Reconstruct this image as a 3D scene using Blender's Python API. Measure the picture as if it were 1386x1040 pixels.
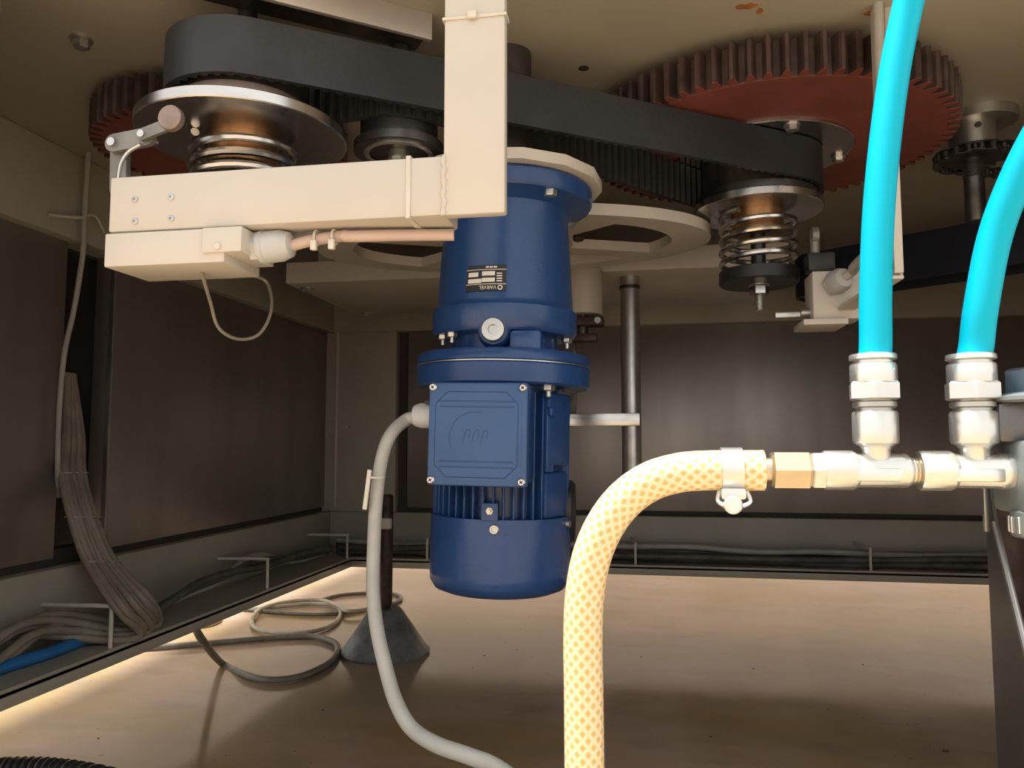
import bpy, bmesh, math, random
from mathutils import Vector, Matrix
random.seed(7)
for o in list(bpy.data.objects): bpy.data.objects.remove(o, do_unlink=True)
scn = bpy.context.scene
COL = scn.collection
PI = math.pi
# ------------------------------------------------------------------ camera
H = 0.48; FPX = 1041.0
YAW = math.radians(9.8); PITCH = math.radians(4.56)
cam_d = bpy.data.cameras.new('camera'); cam = bpy.data.objects.new('camera', cam_d); COL.objects.link(cam)
cam.location = (0, 0, H); cam.rotation_euler = (PI/2 + PITCH, 0, YAW)
cam_d.sensor_width = 36; cam_d.lens = 36*FPX/1386; cam_d.clip_start = 0.02
scn.camera = cam
# ------------------------------------------------------------------ world, sun, exposure
w = bpy.data.worlds.new('hall_daylight'); scn.world = w; w.use_nodes = True
bgn = w.node_tree.nodes['Background']; bgn.inputs[0].default_value = (1.0, 0.985, 0.965, 1); bgn.inputs[1].default_value = 0.75
sun_d = bpy.data.lights.new('overhead_sun', 'SUN'); sun_d.energy = 6.5; sun_d.angle = math.radians(9); sun_d.color = (1, 0.98, 0.95)
sun = bpy.data.objects.new('overhead_sun', sun_d); COL.objects.link(sun)
sun.rotation_euler = Vector((0.20, 0.02, -1)).to_track_quat('-Z', 'Y').to_euler(); sun.location = (0, -1, 3)
vs = scn.view_settings; vs.view_transform = 'Standard'; vs.look = 'None'; vs.gamma = 1; vs.exposure = 0.86; vs.use_curve_mapping = False

# ------------------------------------------------------------------ pixel -> place
RM = (Matrix.Rotation(YAW, 3, 'Z') @ Matrix.Rotation(PI/2 + PITCH, 3, 'X'))
CP = Vector((0, 0, H))
def ray(x, y): return RM @ Vector(((x-693)/FPX, (520-y)/FPX, -1))
def at_d(x, y, d): return CP + ray(x, y)*d
def at_z(x, y, z): r = ray(x, y); return CP + r*((z-H)/r.z)
def at_x(x, y, v): r = ray(x, y); return CP + r*(v/r.x)
def at_y(x, y, v): r = ray(x, y); return CP + r*(v/r.y)

# ------------------------------------------------------------------ materials
MATS = {}
def mat(name, col, rough=0.5, metal=0.0, var=0.12, scale=12, bump=0.0, bscale=80, col2=None, stretch=None, coat=0, rvar=0.1):
    if name in MATS: return MATS[name]
    m = bpy.data.materials.new(name); m.use_nodes = True; nt = m.node_tree; N = nt.nodes; L = nt.links
    b = N['Principled BSDF']; b.inputs['Roughness'].default_value = rough; b.inputs['Metallic'].default_value = metal
    if coat: b.inputs['Coat Weight'].default_value = coat; b.inputs['Coat Roughness'].default_value = 0.15
    tc = N.new('ShaderNodeTexCoord'); mp = N.new('ShaderNodeMapping'); L.new(tc.outputs['Object'], mp.inputs[0])
    if stretch: mp.inputs['Scale'].default_value = stretch
    nz = N.new('ShaderNodeTexNoise'); nz.inputs['Scale'].default_value = scale; nz.inputs['Detail'].default_value = 5
    L.new(mp.outputs[0], nz.inputs['Vector'])
    mx = N.new('ShaderNodeMix'); mx.data_type = 'RGBA'
    c2 = col2 if col2 else tuple(c*(1-2*var) for c in col)
    mx.inputs['A'].default_value = (*c2, 1); mx.inputs['B'].default_value = (*[min(1, c*(1+var)) for c in col], 1)
    rp = N.new('ShaderNodeMapRange'); rp.inputs[1].default_value = 0.32; rp.inputs[2].default_value = 0.62
    L.new(nz.outputs['Fac'], rp.inputs[0]); L.new(rp.outputs[0], mx.inputs['Factor']); L.new(mx.outputs['Result'], b.inputs['Base Color'])
    rr = N.new('ShaderNodeMapRange'); rr.inputs[3].default_value = min(1, rough+rvar); rr.inputs[4].default_value = max(0.03, rough-rvar)
    L.new(nz.outputs['Fac'], rr.inputs[0]); L.new(rr.outputs[0], b.inputs['Roughness'])
    if bump:
        n2 = N.new('ShaderNodeTexNoise'); n2.inputs['Scale'].default_value = bscale; n2.inputs['Detail'].default_value = 3
        L.new(mp.outputs[0], n2.inputs['Vector'])
        bp = N.new('ShaderNodeBump'); bp.inputs['Strength'].default_value = bump; bp.inputs['Distance'].default_value = 0.002
        L.new(n2.outputs['Fac'], bp.inputs['Height']); L.new(bp.outputs[0], b.inputs['Normal'])
    MATS[name] = m; return m

M_cream = mat('cream_paint', (0.575, 0.53, 0.465), 0.4, 0, 0.03, 6, 0.05, 60)
M_ceil = mat('ceiling_paint', (0.39, 0.36, 0.29), 0.45, 0, 0.06, 3, 0.05, 40)
M_beige = mat('frame_paint', (0.41, 0.385, 0.315), 0.45, 0, 0.06, 5, 0.04, 50)
M_panel = mat('brushed_stainless', (0.37, 0.335, 0.315), 0.4, 0.75, 0.06, 3, 0.03, 40, stretch=(3, 3, 0.4))
M_steel = mat('bright_steel', (0.62, 0.60, 0.57), 0.25, 1.0, 0.06, 20)
M_zinc = mat('zinc_plated', (0.55, 0.55, 0.52), 0.35, 0.9, 0.08, 30)
M_nickel = mat('nickel_plated_brass', (0.72, 0.72, 0.68), 0.28, 0.85, 0.04, 30)
M_brass = mat('brass', (0.60, 0.52, 0.38), 0.32, 0.9, 0.06, 30)
M_copper = mat('bronze_bush', (0.42, 0.24, 0.12), 0.4, 0.8, 0.15, 30)
M_dsteel = mat('oily_dark_steel', (0.10, 0.095, 0.09), 0.4, 0.8, 0.2, 30)
M_dull = mat('dull_grey_steel', (0.24, 0.235, 0.215), 0.5, 0.5, 0.1, 40)
M_alu = mat('milled_aluminium', (0.55, 0.51, 0.48), 0.5, 0.55, 0.05, 20)
M_rustyhub = mat('oxidised_iron', (0.30, 0.23, 0.19), 0.5, 0.6, 0.15, 40)
M_belt = mat('black_rubber_belt', (0.022, 0.024, 0.027), 0.5, 0, 0.12, 20, 0.1, 200)
M_navy = mat('navy_rubber_belt', (0.014, 0.02, 0.038), 0.5, 0, 0.1, 20)
M_red = mat('red_primer', (0.21, 0.06, 0.045), 0.55, 0, 0.1, 12, 0.05, 60)
M_gteeth = mat('greasy_gear_flank', (0.085, 0.055, 0.05), 0.4, 0.3, 0.2, 40)
M_blue = mat('blue_enamel', (0.017, 0.058, 0.185), 0.3, 0, 0.05, 20, 0.12, 180)
M_bluelid = mat('blue_enamel_lid', (0.03, 0.085, 0.22), 0.4, 0, 0.03, 20, 0.08, 220)
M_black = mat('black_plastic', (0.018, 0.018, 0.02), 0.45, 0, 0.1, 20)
M_white = mat('white_print', (0.75, 0.72, 0.68), 0.5, 0, 0.04, 30)
M_gcable = mat('grey_cable_sheath', (0.42, 0.41, 0.37), 0.45, 0, 0.06, 30)
M_gland = mat('grey_nylon', (0.50, 0.50, 0.50), 0.45, 0, 0.04, 20)
M_bundle = mat('tan_grey_cable', (0.27, 0.235, 0.19), 0.5, 0, 0.1, 30)
M_pcable = mat('pinkish_cable', (0.55, 0.42, 0.36), 0.5, 0, 0.05, 20)
M_dcable = mat('dusty_dark_cable', (0.10, 0.095, 0.085), 0.55, 0, 0.2, 30)
M_ocable = mat('olive_grey_cable', (0.17, 0.155, 0.115), 0.5, 0, 0.15, 30)
M_ycable = mat('straw_cable', (0.46, 0.41, 0.30), 0.5, 0, 0.12, 30)
M_tie = mat('nylon_tie', (0.62, 0.58, 0.50), 0.5, 0, 0.04, 20)
M_cyan = mat('blue_pneumatic_tube', (0.0, 0.43, 0.60), 0.35, 0, 0.02, 10, rvar=0.03); M_cyan.node_tree.nodes['Principled BSDF'].inputs['Specular IOR Level'].default_value = 0.2
M_cast = mat('grey_cast_iron', (0.17, 0.18, 0.18), 0.55, 0.3, 0.2, 25, 0.4, 90)
M_rod = mat('rusty_rod', (0.075, 0.05, 0.042), 0.55, 0.5, 0.2, 40)
M_conduit = mat('black_conduit', (0.03, 0.03, 0.03), 0.4, 0, 0.1, 20)
M_recess = mat('recess_shade', (0.05, 0.046, 0.04), 0.7, 0, 0.1, 10)  # near-black colour puts shade into the recess, gaps and drilled hole
M_rust = mat('rust_stain', (0.33, 0.13, 0.035), 0.8, 0, 0.3, 60)
M_valve = mat('grey_valve_cast', (0.22, 0.25, 0.25), 0.4, 0.4, 0.08, 30)
M_sheet = mat('dull_sheet_steel', (0.13, 0.13, 0.13), 0.35, 0.7, 0.12, 10)
M_bluepipe = mat('blue_hose', (0.02, 0.17, 0.45), 0.4, 0, 0.05, 20)

def hose_material():
    m = bpy.data.materials.new('yellow_braided_pvc'); m.use_nodes = True; nt = m.node_tree; N = nt.nodes; L = nt.links
    b = N['Principled BSDF']; b.inputs['Roughness'].default_value = 0.28
    b.inputs['Subsurface Weight'].default_value = 0.15; b.inputs['Subsurface Radius'].default_value = (0.01, 0.006, 0.002); b.inputs['Subsurface Scale'].default_value = 0.3
    uv = N.new('ShaderNodeUVMap'); sp = N.new('ShaderNodeSeparateXYZ'); L.new(uv.outputs[0], sp.inputs[0])
    def mth(op, a, bb=None):
        n = N.new('ShaderNodeMath'); n.operation = op
        for i, v in enumerate((a, bb)):
            if v is None: continue
            if isinstance(v, (int, float)): n.inputs[i].default_value = v
            else: L.new(v, n.inputs[i])
        return n.outputs[0]
    u = mth('MULTIPLY', sp.outputs[0], 2*PI*11); v = mth('MULTIPLY', sp.outputs[1], 2*PI*135)   # u turns, v metres
    a = mth('ABSOLUTE', mth('SINE', mth('MULTIPLY', mth('ADD', u, v), 0.5)))
    c = mth('ABSOLUTE', mth('SINE', mth('MULTIPLY', mth('SUBTRACT', u, v), 0.5)))
    mn = mth('MINIMUM', a, c)
    rp = N.new('ShaderNodeMapRange'); rp.inputs[1].default_value = 0.50; rp.inputs[2].default_value = 0.78; L.new(mn, rp.inputs[0])
    mx = N.new('ShaderNodeMix'); mx.data_type = 'RGBA'; mx.inputs['A'].default_value = (0.82, 0.69, 0.46, 1); mx.inputs['B'].default_value = (0.66, 0.44, 0.15, 1)
    L.new(rp.outputs[0], mx.inputs['Factor']); L.new(mx.outputs['Result'], b.inputs['Base Color'])
    return m
M_hose = hose_material()

def floor_material():
    m = bpy.data.materials.new('worn_floor_coating'); m.use_nodes = True; nt = m.node_tree; N = nt.nodes; L = nt.links
    b = N['Principled BSDF']
    tc = N.new('ShaderNodeTexCoord')
    def noise(sc, det, seed, st=(1, 1, 1)):
        mp = N.new('ShaderNodeMapping'); mp.inputs['Location'].default_value = (seed, seed*1.7, 0); mp.inputs['Scale'].default_value = st
        L.new(tc.outputs['Object'], mp.inputs[0]); n = N.new('ShaderNodeTexNoise'); n.inputs['Scale'].default_value = sc; n.inputs['Detail'].default_value = det
        L.new(mp.outputs[0], n.inputs['Vector']); return n.outputs['Fac']
    def rng(s, a, c, lo=0, hi=1):
        r = N.new('ShaderNodeMapRange'); r.inputs[1].default_value = a; r.inputs[2].default_value = c; r.inputs[3].default_value = lo; r.inputs[4].default_value = hi; L.new(s, r.inputs[0]); return r.outputs[0]
    def mix(f, A, B):
        x = N.new('ShaderNodeMix'); x.data_type = 'RGBA'; L.new(f, x.inputs['Factor'])
        for k, v in (('A', A), ('B', B)):
            if isinstance(v, tuple): x.inputs[k].default_value = (*v, 1)
            else: L.new(v, x.inputs[k])
        return x.outputs['Result']
    c = mix(rng(noise(2.2, 4, 3.1, (1, 1.5, 1)), 0.44, 0.58), (0.43, 0.305, 0.22), (0.37, 0.255, 0.115))
    c = mix(rng(noise(6, 6, 9.0, (1, 1.6, 1)), 0.50, 0.70), c, (0.31, 0.225, 0.155))
    c = mix(rng(noise(1.3, 3, 14.0), 0.50, 0.66), c, (0.33, 0.265, 0.17))
    c = mix(rng(noise(60, 4, 5.0), 0.68, 0.76), c, (0.17, 0.13, 0.10))
    L.new(c, b.inputs['Base Color'])
    L.new(rng(noise(5, 5, 1.0), 0.3, 0.7, 0.10, 0.22), b.inputs['Roughness']); b.inputs['Specular IOR Level'].default_value = 0.16
    bp = N.new('ShaderNodeBump'); bp.inputs['Strength'].default_value = 0.04; bp.inputs['Distance'].default_value = 0.004
    L.new(noise(14, 4, 2.0), bp.inputs['Height']); L.new(bp.outputs[0], b.inputs['Normal'])
    return m
M_floor = floor_material()

# ------------------------------------------------------------------ mesh helpers
class G:
    """collects geometry of one part, in world (or thing-local) coordinates"""
    def __init__(s): s.bm = bmesh.new(); s.uv = None
    def _xf(s, vs, M):
        if M is not None: bmesh.ops.transform(s.bm, matrix=M, verts=vs)
    def box(s, x0, x1, y0, y1, z0, z1, bev=0.0, M=None, seg=2):
        r = bmesh.ops.create_cube(s.bm, size=1); vs = r['verts']
        for v in vs: v.co = Vector(((x0+x1)/2+v.co.x*(x1-x0), (y0+y1)/2+v.co.y*(y1-y0), (z0+z1)/2+v.co.z*(z1-z0)))
        if bev:
            es = list({e for v in vs for e in v.link_edges})
            rr = bmesh.ops.bevel(s.bm, geom=es, offset=bev, segments=seg, affect='EDGES', profile=0.5)
            vs = list({v for f in rr['faces'] for v in f.verts} | {v for v in vs if v.is_valid})
        s._xf(vs, M); return s
    def lathe(s, prof, n=32, M=None, cap=True, a0=0, a1=2*PI):
        """prof: list of (r,z) from one end to the other about local Z"""
        full = abs(a1-a0-2*PI) < 1e-6; k = n if full else n+1
        rings = []; allv = []
        for r, z in prof:
            ring = [s.bm.verts.new((r*math.cos(a0+(a1-a0)*i/n), r*math.sin(a0+(a1-a0)*i/n), z)) for i in range(k)]
            rings.append(ring); allv += ring
        for a, b in zip(rings, rings[1:]):
            for i in range(n):
                j = (i+1) % k
                s.bm.faces.new((a[i], a[j], b[j], b[i]))
        if cap and full:
            s.bm.faces.new(list(reversed(rings[0]))); s.bm.faces.new(rings[-1])
        s._xf(allv, M); return s
    def cyl(s, p, q, r, n=20, r2=None, ch=0.0):
        p = Vector(p); q = Vector(q); d = q-p; Ln = d.length
        M = Matrix.Translation(p) @ d.to_track_quat('Z', 'Y').to_matrix().to_4x4()
        r2 = r if r2 is None else r2
        prof = [(r-ch, 0), (r, ch), (r2, Ln-ch), (r2-ch, Ln)] if ch else [(r, 0), (r2, Ln)]
        return s.lathe(prof, n, M)
    def prism(s, pts, z0, z1, M=None):
        a = [s.bm.verts.new((x, y, z0)) for x, y in pts]; b = [s.bm.verts.new((x, y, z1)) for x, y in pts]
        n = len(pts)
        s.bm.faces.new(list(reversed(a))); s.bm.faces.new(b)
        for i in range(n): j = (i+1) % n; s.bm.faces.new((a[i], a[j], b[j], b[i]))
        s._xf(a+b, M); return s
    def tube(s, pts, r, n=10, sub=8, closed=False, rad=None, uv=False, raw=False):
        P = [Vector(p) for p in pts]
        if not raw: P = spline(P, sub, closed)
        m = len(P); T = []
        for i in range(m):
            a = P[i-1] if (i > 0 or closed) else P[0]; b = P[(i+1) % m] if (i < m-1 or closed) else P[-1]
            T.append((b-a).normalized())
        up = Vector((0, 0, 1)) if abs(T[0].z) < 0.9 else Vector((1, 0, 0))
        nx = T[0].cross(up).normalized(); rings = []; ln = [0.0]
        for i in range(1, m): ln.append(ln[-1]+(P[i]-P[i-1]).length)
        for i in range(m):
            nx = (nx - T[i]*nx.dot(T[i])).normalized(); ny = T[i].cross(nx)
            rr = rad(ln[i], ln[-1]) if rad else r
            rings.append([s.bm.verts.new(P[i]+(nx*math.cos(2*PI*k/n)+ny*math.sin(2*PI*k/n))*rr) for k in range(n)])
        lay = s.bm.loops.layers.uv.verify() if uv else None
        for i in range(m if closed else m-1):
            a = rings[i]; b = rings[(i+1) % m]
            for k in range(n):
                j = (k+1) % n; f = s.bm.faces.new((a[k], a[j], b[j], b[k]))
                if uv:
                    for lp, (u_, v_) in zip(f.loops, ((k/n, ln[i]), ((k+1)/n, ln[i]), ((k+1)/n, ln[i+1]), (k/n, ln[i+1]))): lp[lay].uv = (u_, v_)
        if not closed:
            s.bm.faces.new(list(reversed(rings[0]))); s.bm.faces.new(rings[-1])
        return s

def spline(P, sub=8, closed=False):
    out = []; n = len(P)
    for i in range(n if closed else n-1):
        p0 = P[i-1] if (i > 0 or closed) else P[0]*2-P[1]; p1 = P[i]; p2 = P[(i+1) % n]
        p3 = P[(i+2) % n] if (i+2 < n or closed) else P[-1]*2-P[-2]
        for k in range(sub):
            t = k/sub; t2 = t*t; t3 = t2*t
            out.append(0.5*((2*p1)+(p2-p0)*t+(2*p0-5*p1+4*p2-p3)*t2+(3*p1-p0-3*p2+p3)*t3))
    if not closed: out.append(P[-1])
    return out

OFF = {}
def obj(name, g, m, parent=None, flat=False, ang=38):
    bmesh.ops.recalc_face_normals(g.bm, faces=g.bm.faces)
    me = bpy.data.meshes.new(name); g.bm.to_mesh(me); g.bm.free()
    o = bpy.data.objects.new(name, me); COL.objects.link(o)
    me.materials.append(m)
    if parent is not None:
        o.parent = parent; off = OFF.get(parent.name, Vector()); OFF[o.name] = off
        me.transform(Matrix.Translation(-off))
    if not flat:
        for p in me.polygons: p.use_smooth = True
        me.set_sharp_from_angle(angle=math.radians(ang))
    return o
def tag(o, label, cat, group=None):
    o['label'] = label; o['category'] = cat
    if group: o['group'] = group
    return o
def single(name, g, m, label, cat, group=None):
    """a one-mesh thing whose origin sits at its base"""
    o = obj(name, g, m); me = o.data
    lo = Vector([min(v.co[i] for v in me.vertices) for i in range(3)]); hi = Vector([max(v.co[i] for v in me.vertices) for i in range(3)])
    c = Vector(((lo.x+hi.x)/2, (lo.y+hi.y)/2, lo.z)); me.transform(Matrix.Translation(-c)); o.location = c
    return tag(o, label, cat, group)
def thing(name, label, cat, loc, group=None, rot=None, local=False):
    o = bpy.data.objects.new(name, None); COL.objects.link(o); o.empty_display_size = 0.05
    o.location = loc; OFF[o.name] = Vector() if local else Vector(loc)
    if rot: o.rotation_euler = rot
    return tag(o, label, cat, group)
def struct(name, g, m, parent=None):
    o = obj(name, g, m, parent)
    if parent is None: o['kind'] = 'structure'
    return o
def struct_empty(name, loc=(0, 0, 0)):
    o = bpy.data.objects.new(name, None); COL.objects.link(o); o.location = loc; OFF[o.name] = Vector(loc); o['kind'] = 'structure'; return o
def rotM(p, d):
    return Matrix.Translation(Vector(p)) @ Vector(d).to_track_quat('Z', 'Y').to_matrix().to_4x4()
def hexbolt(g, p, d, r, h, n=6):
    """hex head standing on p along d with a chamfered crown"""
    g.lathe([(r, 0), (r, h*0.8), (r*0.82, h)], n, rotM(p, d)); return g

# ------------------------------------------------------------------ the setting
ZC = 0.95; XL = -0.90; YB = 2.12; ZBM = 0.81; ZW = 0.29; ZS = 0.175; XLIP = -0.785; YLIP = 2.0; XR = 1.45; YF = 0.555
g = G(); g.box(-7, 7, -5, 9, -0.05, 0.0); struct('floor', g, M_floor)
g = G(); g.box(XL-0.42, XR+0.60, YF, YB+0.85, ZC, ZC+0.03); ceil = struct('ceiling', g, M_ceil)  # deck overhang past the walls is added to shade the floor outside
def blob(c, rx, ry, n=14, seed=1):
    rd = random.Random(seed); return [(c[0]+rx*math.cos(2*PI*i/n)*rd.uniform(0.55, 1.1), c[1]+ry*math.sin(2*PI*i/n)*rd.uniform(0.55, 1.1)) for i in range(n)]
for k, (px, py, rx, ry) in enumerate([(1012, 8, 0.014, 0.007), (1178, 17, 0.010, 0.006), (1028, 14, 0.004, 0.008)]):
    p = at_z(px, py, ZC); g = G(); g.prism(blob(p, rx, ry, seed=k+3), ZC-0.0006, ZC+0.001); obj('rust_stain', g, M_rust, ceil)
p = at_z(790, 92, ZC); g = G(); g.lathe([(0.0065, ZC-0.001), (0.0065, ZC+0.002)], 16, Matrix.Translation((p.x, p.y, 0))); obj('drilled_hole', g, M_recess, ceil)

# unseen hall wall, added to warm the floor reflection and dim the gap
g = G(); g.box(-7, 7, 4.6, 4.7, 0, 3.2); struct('wall_far_added', g, mat('added_wall_paint', (0.64, 0.57, 0.50), 0.7, 0, 0.05, 2))
# left side of the frame
wl = struct_empty('wall_left', (XL, 1.3, 0))
g = G(); g.box(XL-0.06, XL, YF, YB+0.06, ZBM, ZC, 0.003); obj('upper_beam', g, M_beige, wl)
pn = at_x(85, 500, XL-0.02).y; pf = at_x(143, 560, XL-0.02).y
g = G(); g.box(XL-0.05, XL-0.02, YF, pn, ZW+0.012, ZBM, 0.002); obj('panel', g, M_panel, wl)
g = G(); g.box(XL-0.05, XL-0.02, pf, YB+0.055, ZW+0.012, ZBM, 0.002); obj('panel', g, M_panel, wl)
g = G(); g.box(XL-0.02, XL-0.012, pf-0.002, pf+0.003, ZW+0.015, ZBM); obj('panel_edge', g, M_zinc, wl)
g = G(); g.box(XL-0.16, XL-0.15, pn-0.05, pf+0.05, ZW-0.1, ZBM); g.box(XL-0.15, XL-0.05, pn-0.05, pn-0.04, ZW, ZBM); g.box(XL-0.15, XL-0.05, pf+0.04, pf+0.05, ZW, ZBM); g.box(XL-0.16, XL-0.05, pn-0.05, pf+0.05, ZBM-0.004, ZBM+0.006); obj('recess_back', g, M_recess, wl)
g = G(); g.box(XL-0.055, XL-0.026, YF, YB+0.07, ZW-0.012, ZW+0.025); obj('gap_light_stop', g, M_recess, wl)  # dark filler added to stop daylight leaking through the panel gap
# lower angle rails with a shelf that carries cables
t1 = struct_empty('trim_1', (XL, 1.3, ZS))
g = G(); g.box(XL-0.03, XL, YF, YB+0.03, ZS, ZW, 0.003); obj('rail_web', g, M_beige, t1)
g = G(); g.box(XL-0.03, XLIP, YF, YLIP, ZS-0.006, ZS+0.0035); g.box(XLIP-0.006, XLIP, YF, YLIP, ZS-0.022, ZS-0.0005, 0.001); obj('rail_shelf', g, M_beige, t1)
t2 = struct_empty('trim_2', (0.3, YB, ZS))
g = G(); g.box(XL, XR, YB, YB+0.03, ZS, ZW, 0.003); obj('rail_web', g, M_beige, t2)
g = G(); g.box(XL-0.03, XR, YLIP, YB+0.03, ZS-0.006, ZS+0.0035); g.box(XLIP-0.006, XR, YLIP, YLIP+0.006, ZS-0.022, ZS-0.0005, 0.001); obj('rail_shelf', g, M_beige, t2)
# back of the frame
wb = struct_empty('wall_back', (0.3, YB, 0))
g = G(); g.box(XL, XR, YB, YB+0.06, ZBM, ZC, 0.003); obj('upper_beam', g, M_beige, wb)
xa = at_y(535, 560, YB).x; xb = at_y(549, 560, YB).x
g = G(); g.box(xb, XR, YB+0.02, YB+0.05, ZW+0.012, ZBM, 0.002); obj('panel', g, M_panel, wb)
g = G(); g.box(XL-0.03, xa, YB+0.004, YB+0.04, ZW, ZBM, 0.002); obj('corner_plate', g, M_beige, wb)
g = G(); g.box(XL+0.012, XL+0.018, YB-0.002, YB+0.006, ZW+0.01, ZBM, 0.001); obj('corner_flange', g, M_cream, wb)
g = G(); g.box(xa-0.05, xb+0.05, YB+0.035, YB+0.06, ZW-0.01, ZBM); g.box(XL-0.08, XR, YB+0.03, YB+0.05, ZW-0.01, ZW+0.02); obj('groove_back', g, M_recess, wb)  # dark backing, widened to keep outside light from leaking in
q = at_y(470, 578, YB); g = G(); g.cyl((q.x, YB-0.004, q.z), (q.x, YB+0.006, q.z), 0.005, 10); obj('screw', g, M_zinc, wb)
# right side, out of view; added to keep side light out
wr = struct_empty('wall_right', (XR, 1.3, 0))
g = G(); g.box(XR, XR+0.06, YF, YB+0.06, ZBM, ZC, 0.003); obj('upper_beam', g, M_beige, wr)
g = G(); g.box(XR+0.01, XR+0.05, YF, YB, ZS, ZBM, 0.002); obj('panel', g, M_panel, wr)

# front rail and panels either side of the opening: unseen, added to limit light
t3 = struct_empty('trim_front_added', (0.25, 0.525, 0.07))
g = G(); g.box(XL, XR, 0.50, 0.53, 0.07, 0.19, 0.003); obj('rail_web', g, M_beige, t3)
g = G(); g.box(XL, XR, 0.53, 0.60, 0.07, 0.076, 0.001); obj('rail_shelf', g, M_beige, t3)
wf = struct_empty('wall_front_added', (0.25, 0.70, 0))  # added panels that darken the sides of the interior
g = G(); g.box(0.62, XR, 0.72, 0.75, 0.14, ZC, 0.002); obj('panel', g, M_panel, wf)
g = G(); g.box(XL-0.05, -0.575, YF, YF+0.03, 0.14, ZC, 0.002); obj('panel', g, M_panel, wf)
# ------------------------------------------------------------------ blue geared motor
mz = 0.3166; mb = at_d(676, 815, 0.88)
mo = thing('gear_motor', 'large blue vertical gear motor with square terminal box hanging under the machine', 'motor', (mb.x, mb.y, mz), rot=(0, math.radians(1.1), 0), local=True)
def lz(z): return z-mz
R80 = 0.0805
# fan cowl
g = G(); g.lathe([(0.055, 0.0), (R80-0.016, 0.0), (R80-0.006, 0.004), (R80-0.001, 0.012), (R80, 0.022), (R80, 0.085), (R80-0.0025, 0.0855), (R80-0.0025, 0.078)], 64); cowl = obj('fan_cowl', g, M_blue, mo)
g = G(); g.box(-0.006, 0.012, -R80-0.002, -R80+0.006, 0.084, 0.103, 0.001); obj('cowl_lug', g, M_blue, cowl)
g = G(); M = rotM((0.008, -R80+0.0005, 0.0755), (0, -1, 0)); g.lathe([(0.0055, -0.002), (0.0055, 0.002), (0.0045, 0.003), (0.0028, 0.003), (0.0024, 0.0015)], 16, M); obj('cowl_screw', g, M_zinc, cowl)
g = G(); g.cyl((R80*0.97, -0.02, 0.078), (R80*0.97+0.004, -0.021, 0.078), 0.004, 12); obj('cowl_screw', g, M_zinc, cowl)
g = G(); g.lathe([(0.004, 0), (0.004, 0.004)], 6, rotM((0.003, -0.079, 0.0945), (0, -1, 0))); g.cyl((0.003, -0.078, 0.0945), (0.003, -0.089, 0.0945), 0.0022, 8); obj('earth_screw', g, M_brass, mo)
# finned stator body
g = G(); g.lathe([(0.066, 0.07), (0.066, 0.225), (0.072, 0.235), (0.072, 0.24)], 48); body = obj('stator_body', g, M_blue, mo)
for k in range(44):
    a = 2*PI*k/44 + 0.07
    deg = (math.degrees(a)) % 360
    if 212 < deg < 330 or True:
        ca, sa = math.cos(a), math.sin(a)
        g = G(); L = 0.0135
        top = 0.125 if 240 < deg < 300 else 0.222
        g.box(0.0, L, -0.0012, 0.0012, 0.083, top, 0.0008, Matrix.Translation((0.0645*ca, 0.0645*sa, 0)) @ Matrix.Rotation(a, 4, 'Z'), 1)
        if not (318 < deg < 352): obj('cooling_fin', g, M_blue, body)
        else: g.bm.free()
# flat side pads on the right flank
for z0, z1, r in [(0.085, 0.135, 0.075), (0.142, 0.222, 0.078)]:
    g = G(); A = math.radians(-25); g.box(0.05, r, -0.022, 0.022, z0, z1, 0.003, Matrix.Rotation(A, 4, 'Z')); obj('side_pad', g, M_blue, body)
g = G(); A = math.radians(-38); g.box(0.05, 0.079, -0.006, 0.006, 0.135, 0.205, 0.002, Matrix.Rotation(A, 4, 'Z')); g.box(0.05, 0.083, -0.005, 0.005, 0.196, 0.206, 0.002, Matrix.Rotation(A, 4, 'Z')); obj('side_rib', g, M_blue, body)
g = G(); g.cyl((0.066, 0.025, 0.088), (0.0835, 0.026, 0.088), 0.036, 28, ch=0.004); obj('side_cap', g, M_black, mo)
# terminal box
bx0, bx1 = -0.0525, 0.0495; bz0, bz1 = lz(0.4391), lz(0.5432)
g = G(); g.box(bx0+0.003, bx1-0.003, -0.118, -0.06, bz0+0.002, bz1-0.002, 0.004); tb = obj('terminal_box', g, M_blue, mo)
g = G(); g.box(bx0, bx1, -0.131, -0.1175, bz0, bz1, 0.0035); lid = obj('box_lid', g, M_bluelid, tb)
def octa(x0, x1, z0, z1, c): return [(x0+c, z0), (x1-c, z0), (x1, z0+c), (x1, z1-c), (x1-c, z1), (x0+c, z1), (x0, z1-c), (x0, z0+c)]
MF = Matrix(((1, 0, 0, 0), (0, 0, -1, 0), (0, 1, 0, 0), (0, 0, 0, 1)))      # (x, z, outward) -> front face, outward = -Y
g = G()
o1 = octa(bx0+0.004, bx1-0.006, bz0+0.005, bz1-0.006, 0.013); o2 = octa(bx0+0.0065, bx1-0.0085, bz0+0.0075, bz1-0.0085, 0.0125); o3 = octa(bx0+0.0085, bx1-0.0105, bz0+0.0095, bz1-0.0105, 0.012)
rings = [(o1, 0.1305), (o1, 0.1312), (o2, 0.1300), (o3, 0.1322)]
vr = [[g.bm.verts.new((x, -h_, z)) for x, z in pts] for pts, h_ in rings]
for a, b in zip(vr, vr[1:]):
    for i in range(8): g.bm.faces.new((a[i], a[(i+1) % 8], b[(i+1) % 8], b[i]))
g.bm.faces.new(vr[-1]); obj('lid_panel', g, M_bluelid, lid, ang=12)
for zz in (bz1-0.020, bz1-0.0255, bz0+0.0185, bz0+0.024):
    g = G(); g.box(bx0+0.012, bx1-0.014, -0.1330, -0.1315, zz, zz+0.0012, 0.0004, None, 1); obj('lid_ridge', g, M_bluelid, lid)
g = G(); cxm, czm = (bx0+bx1)/2-0.002, (bz0+bz1)/2-0.004
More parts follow.
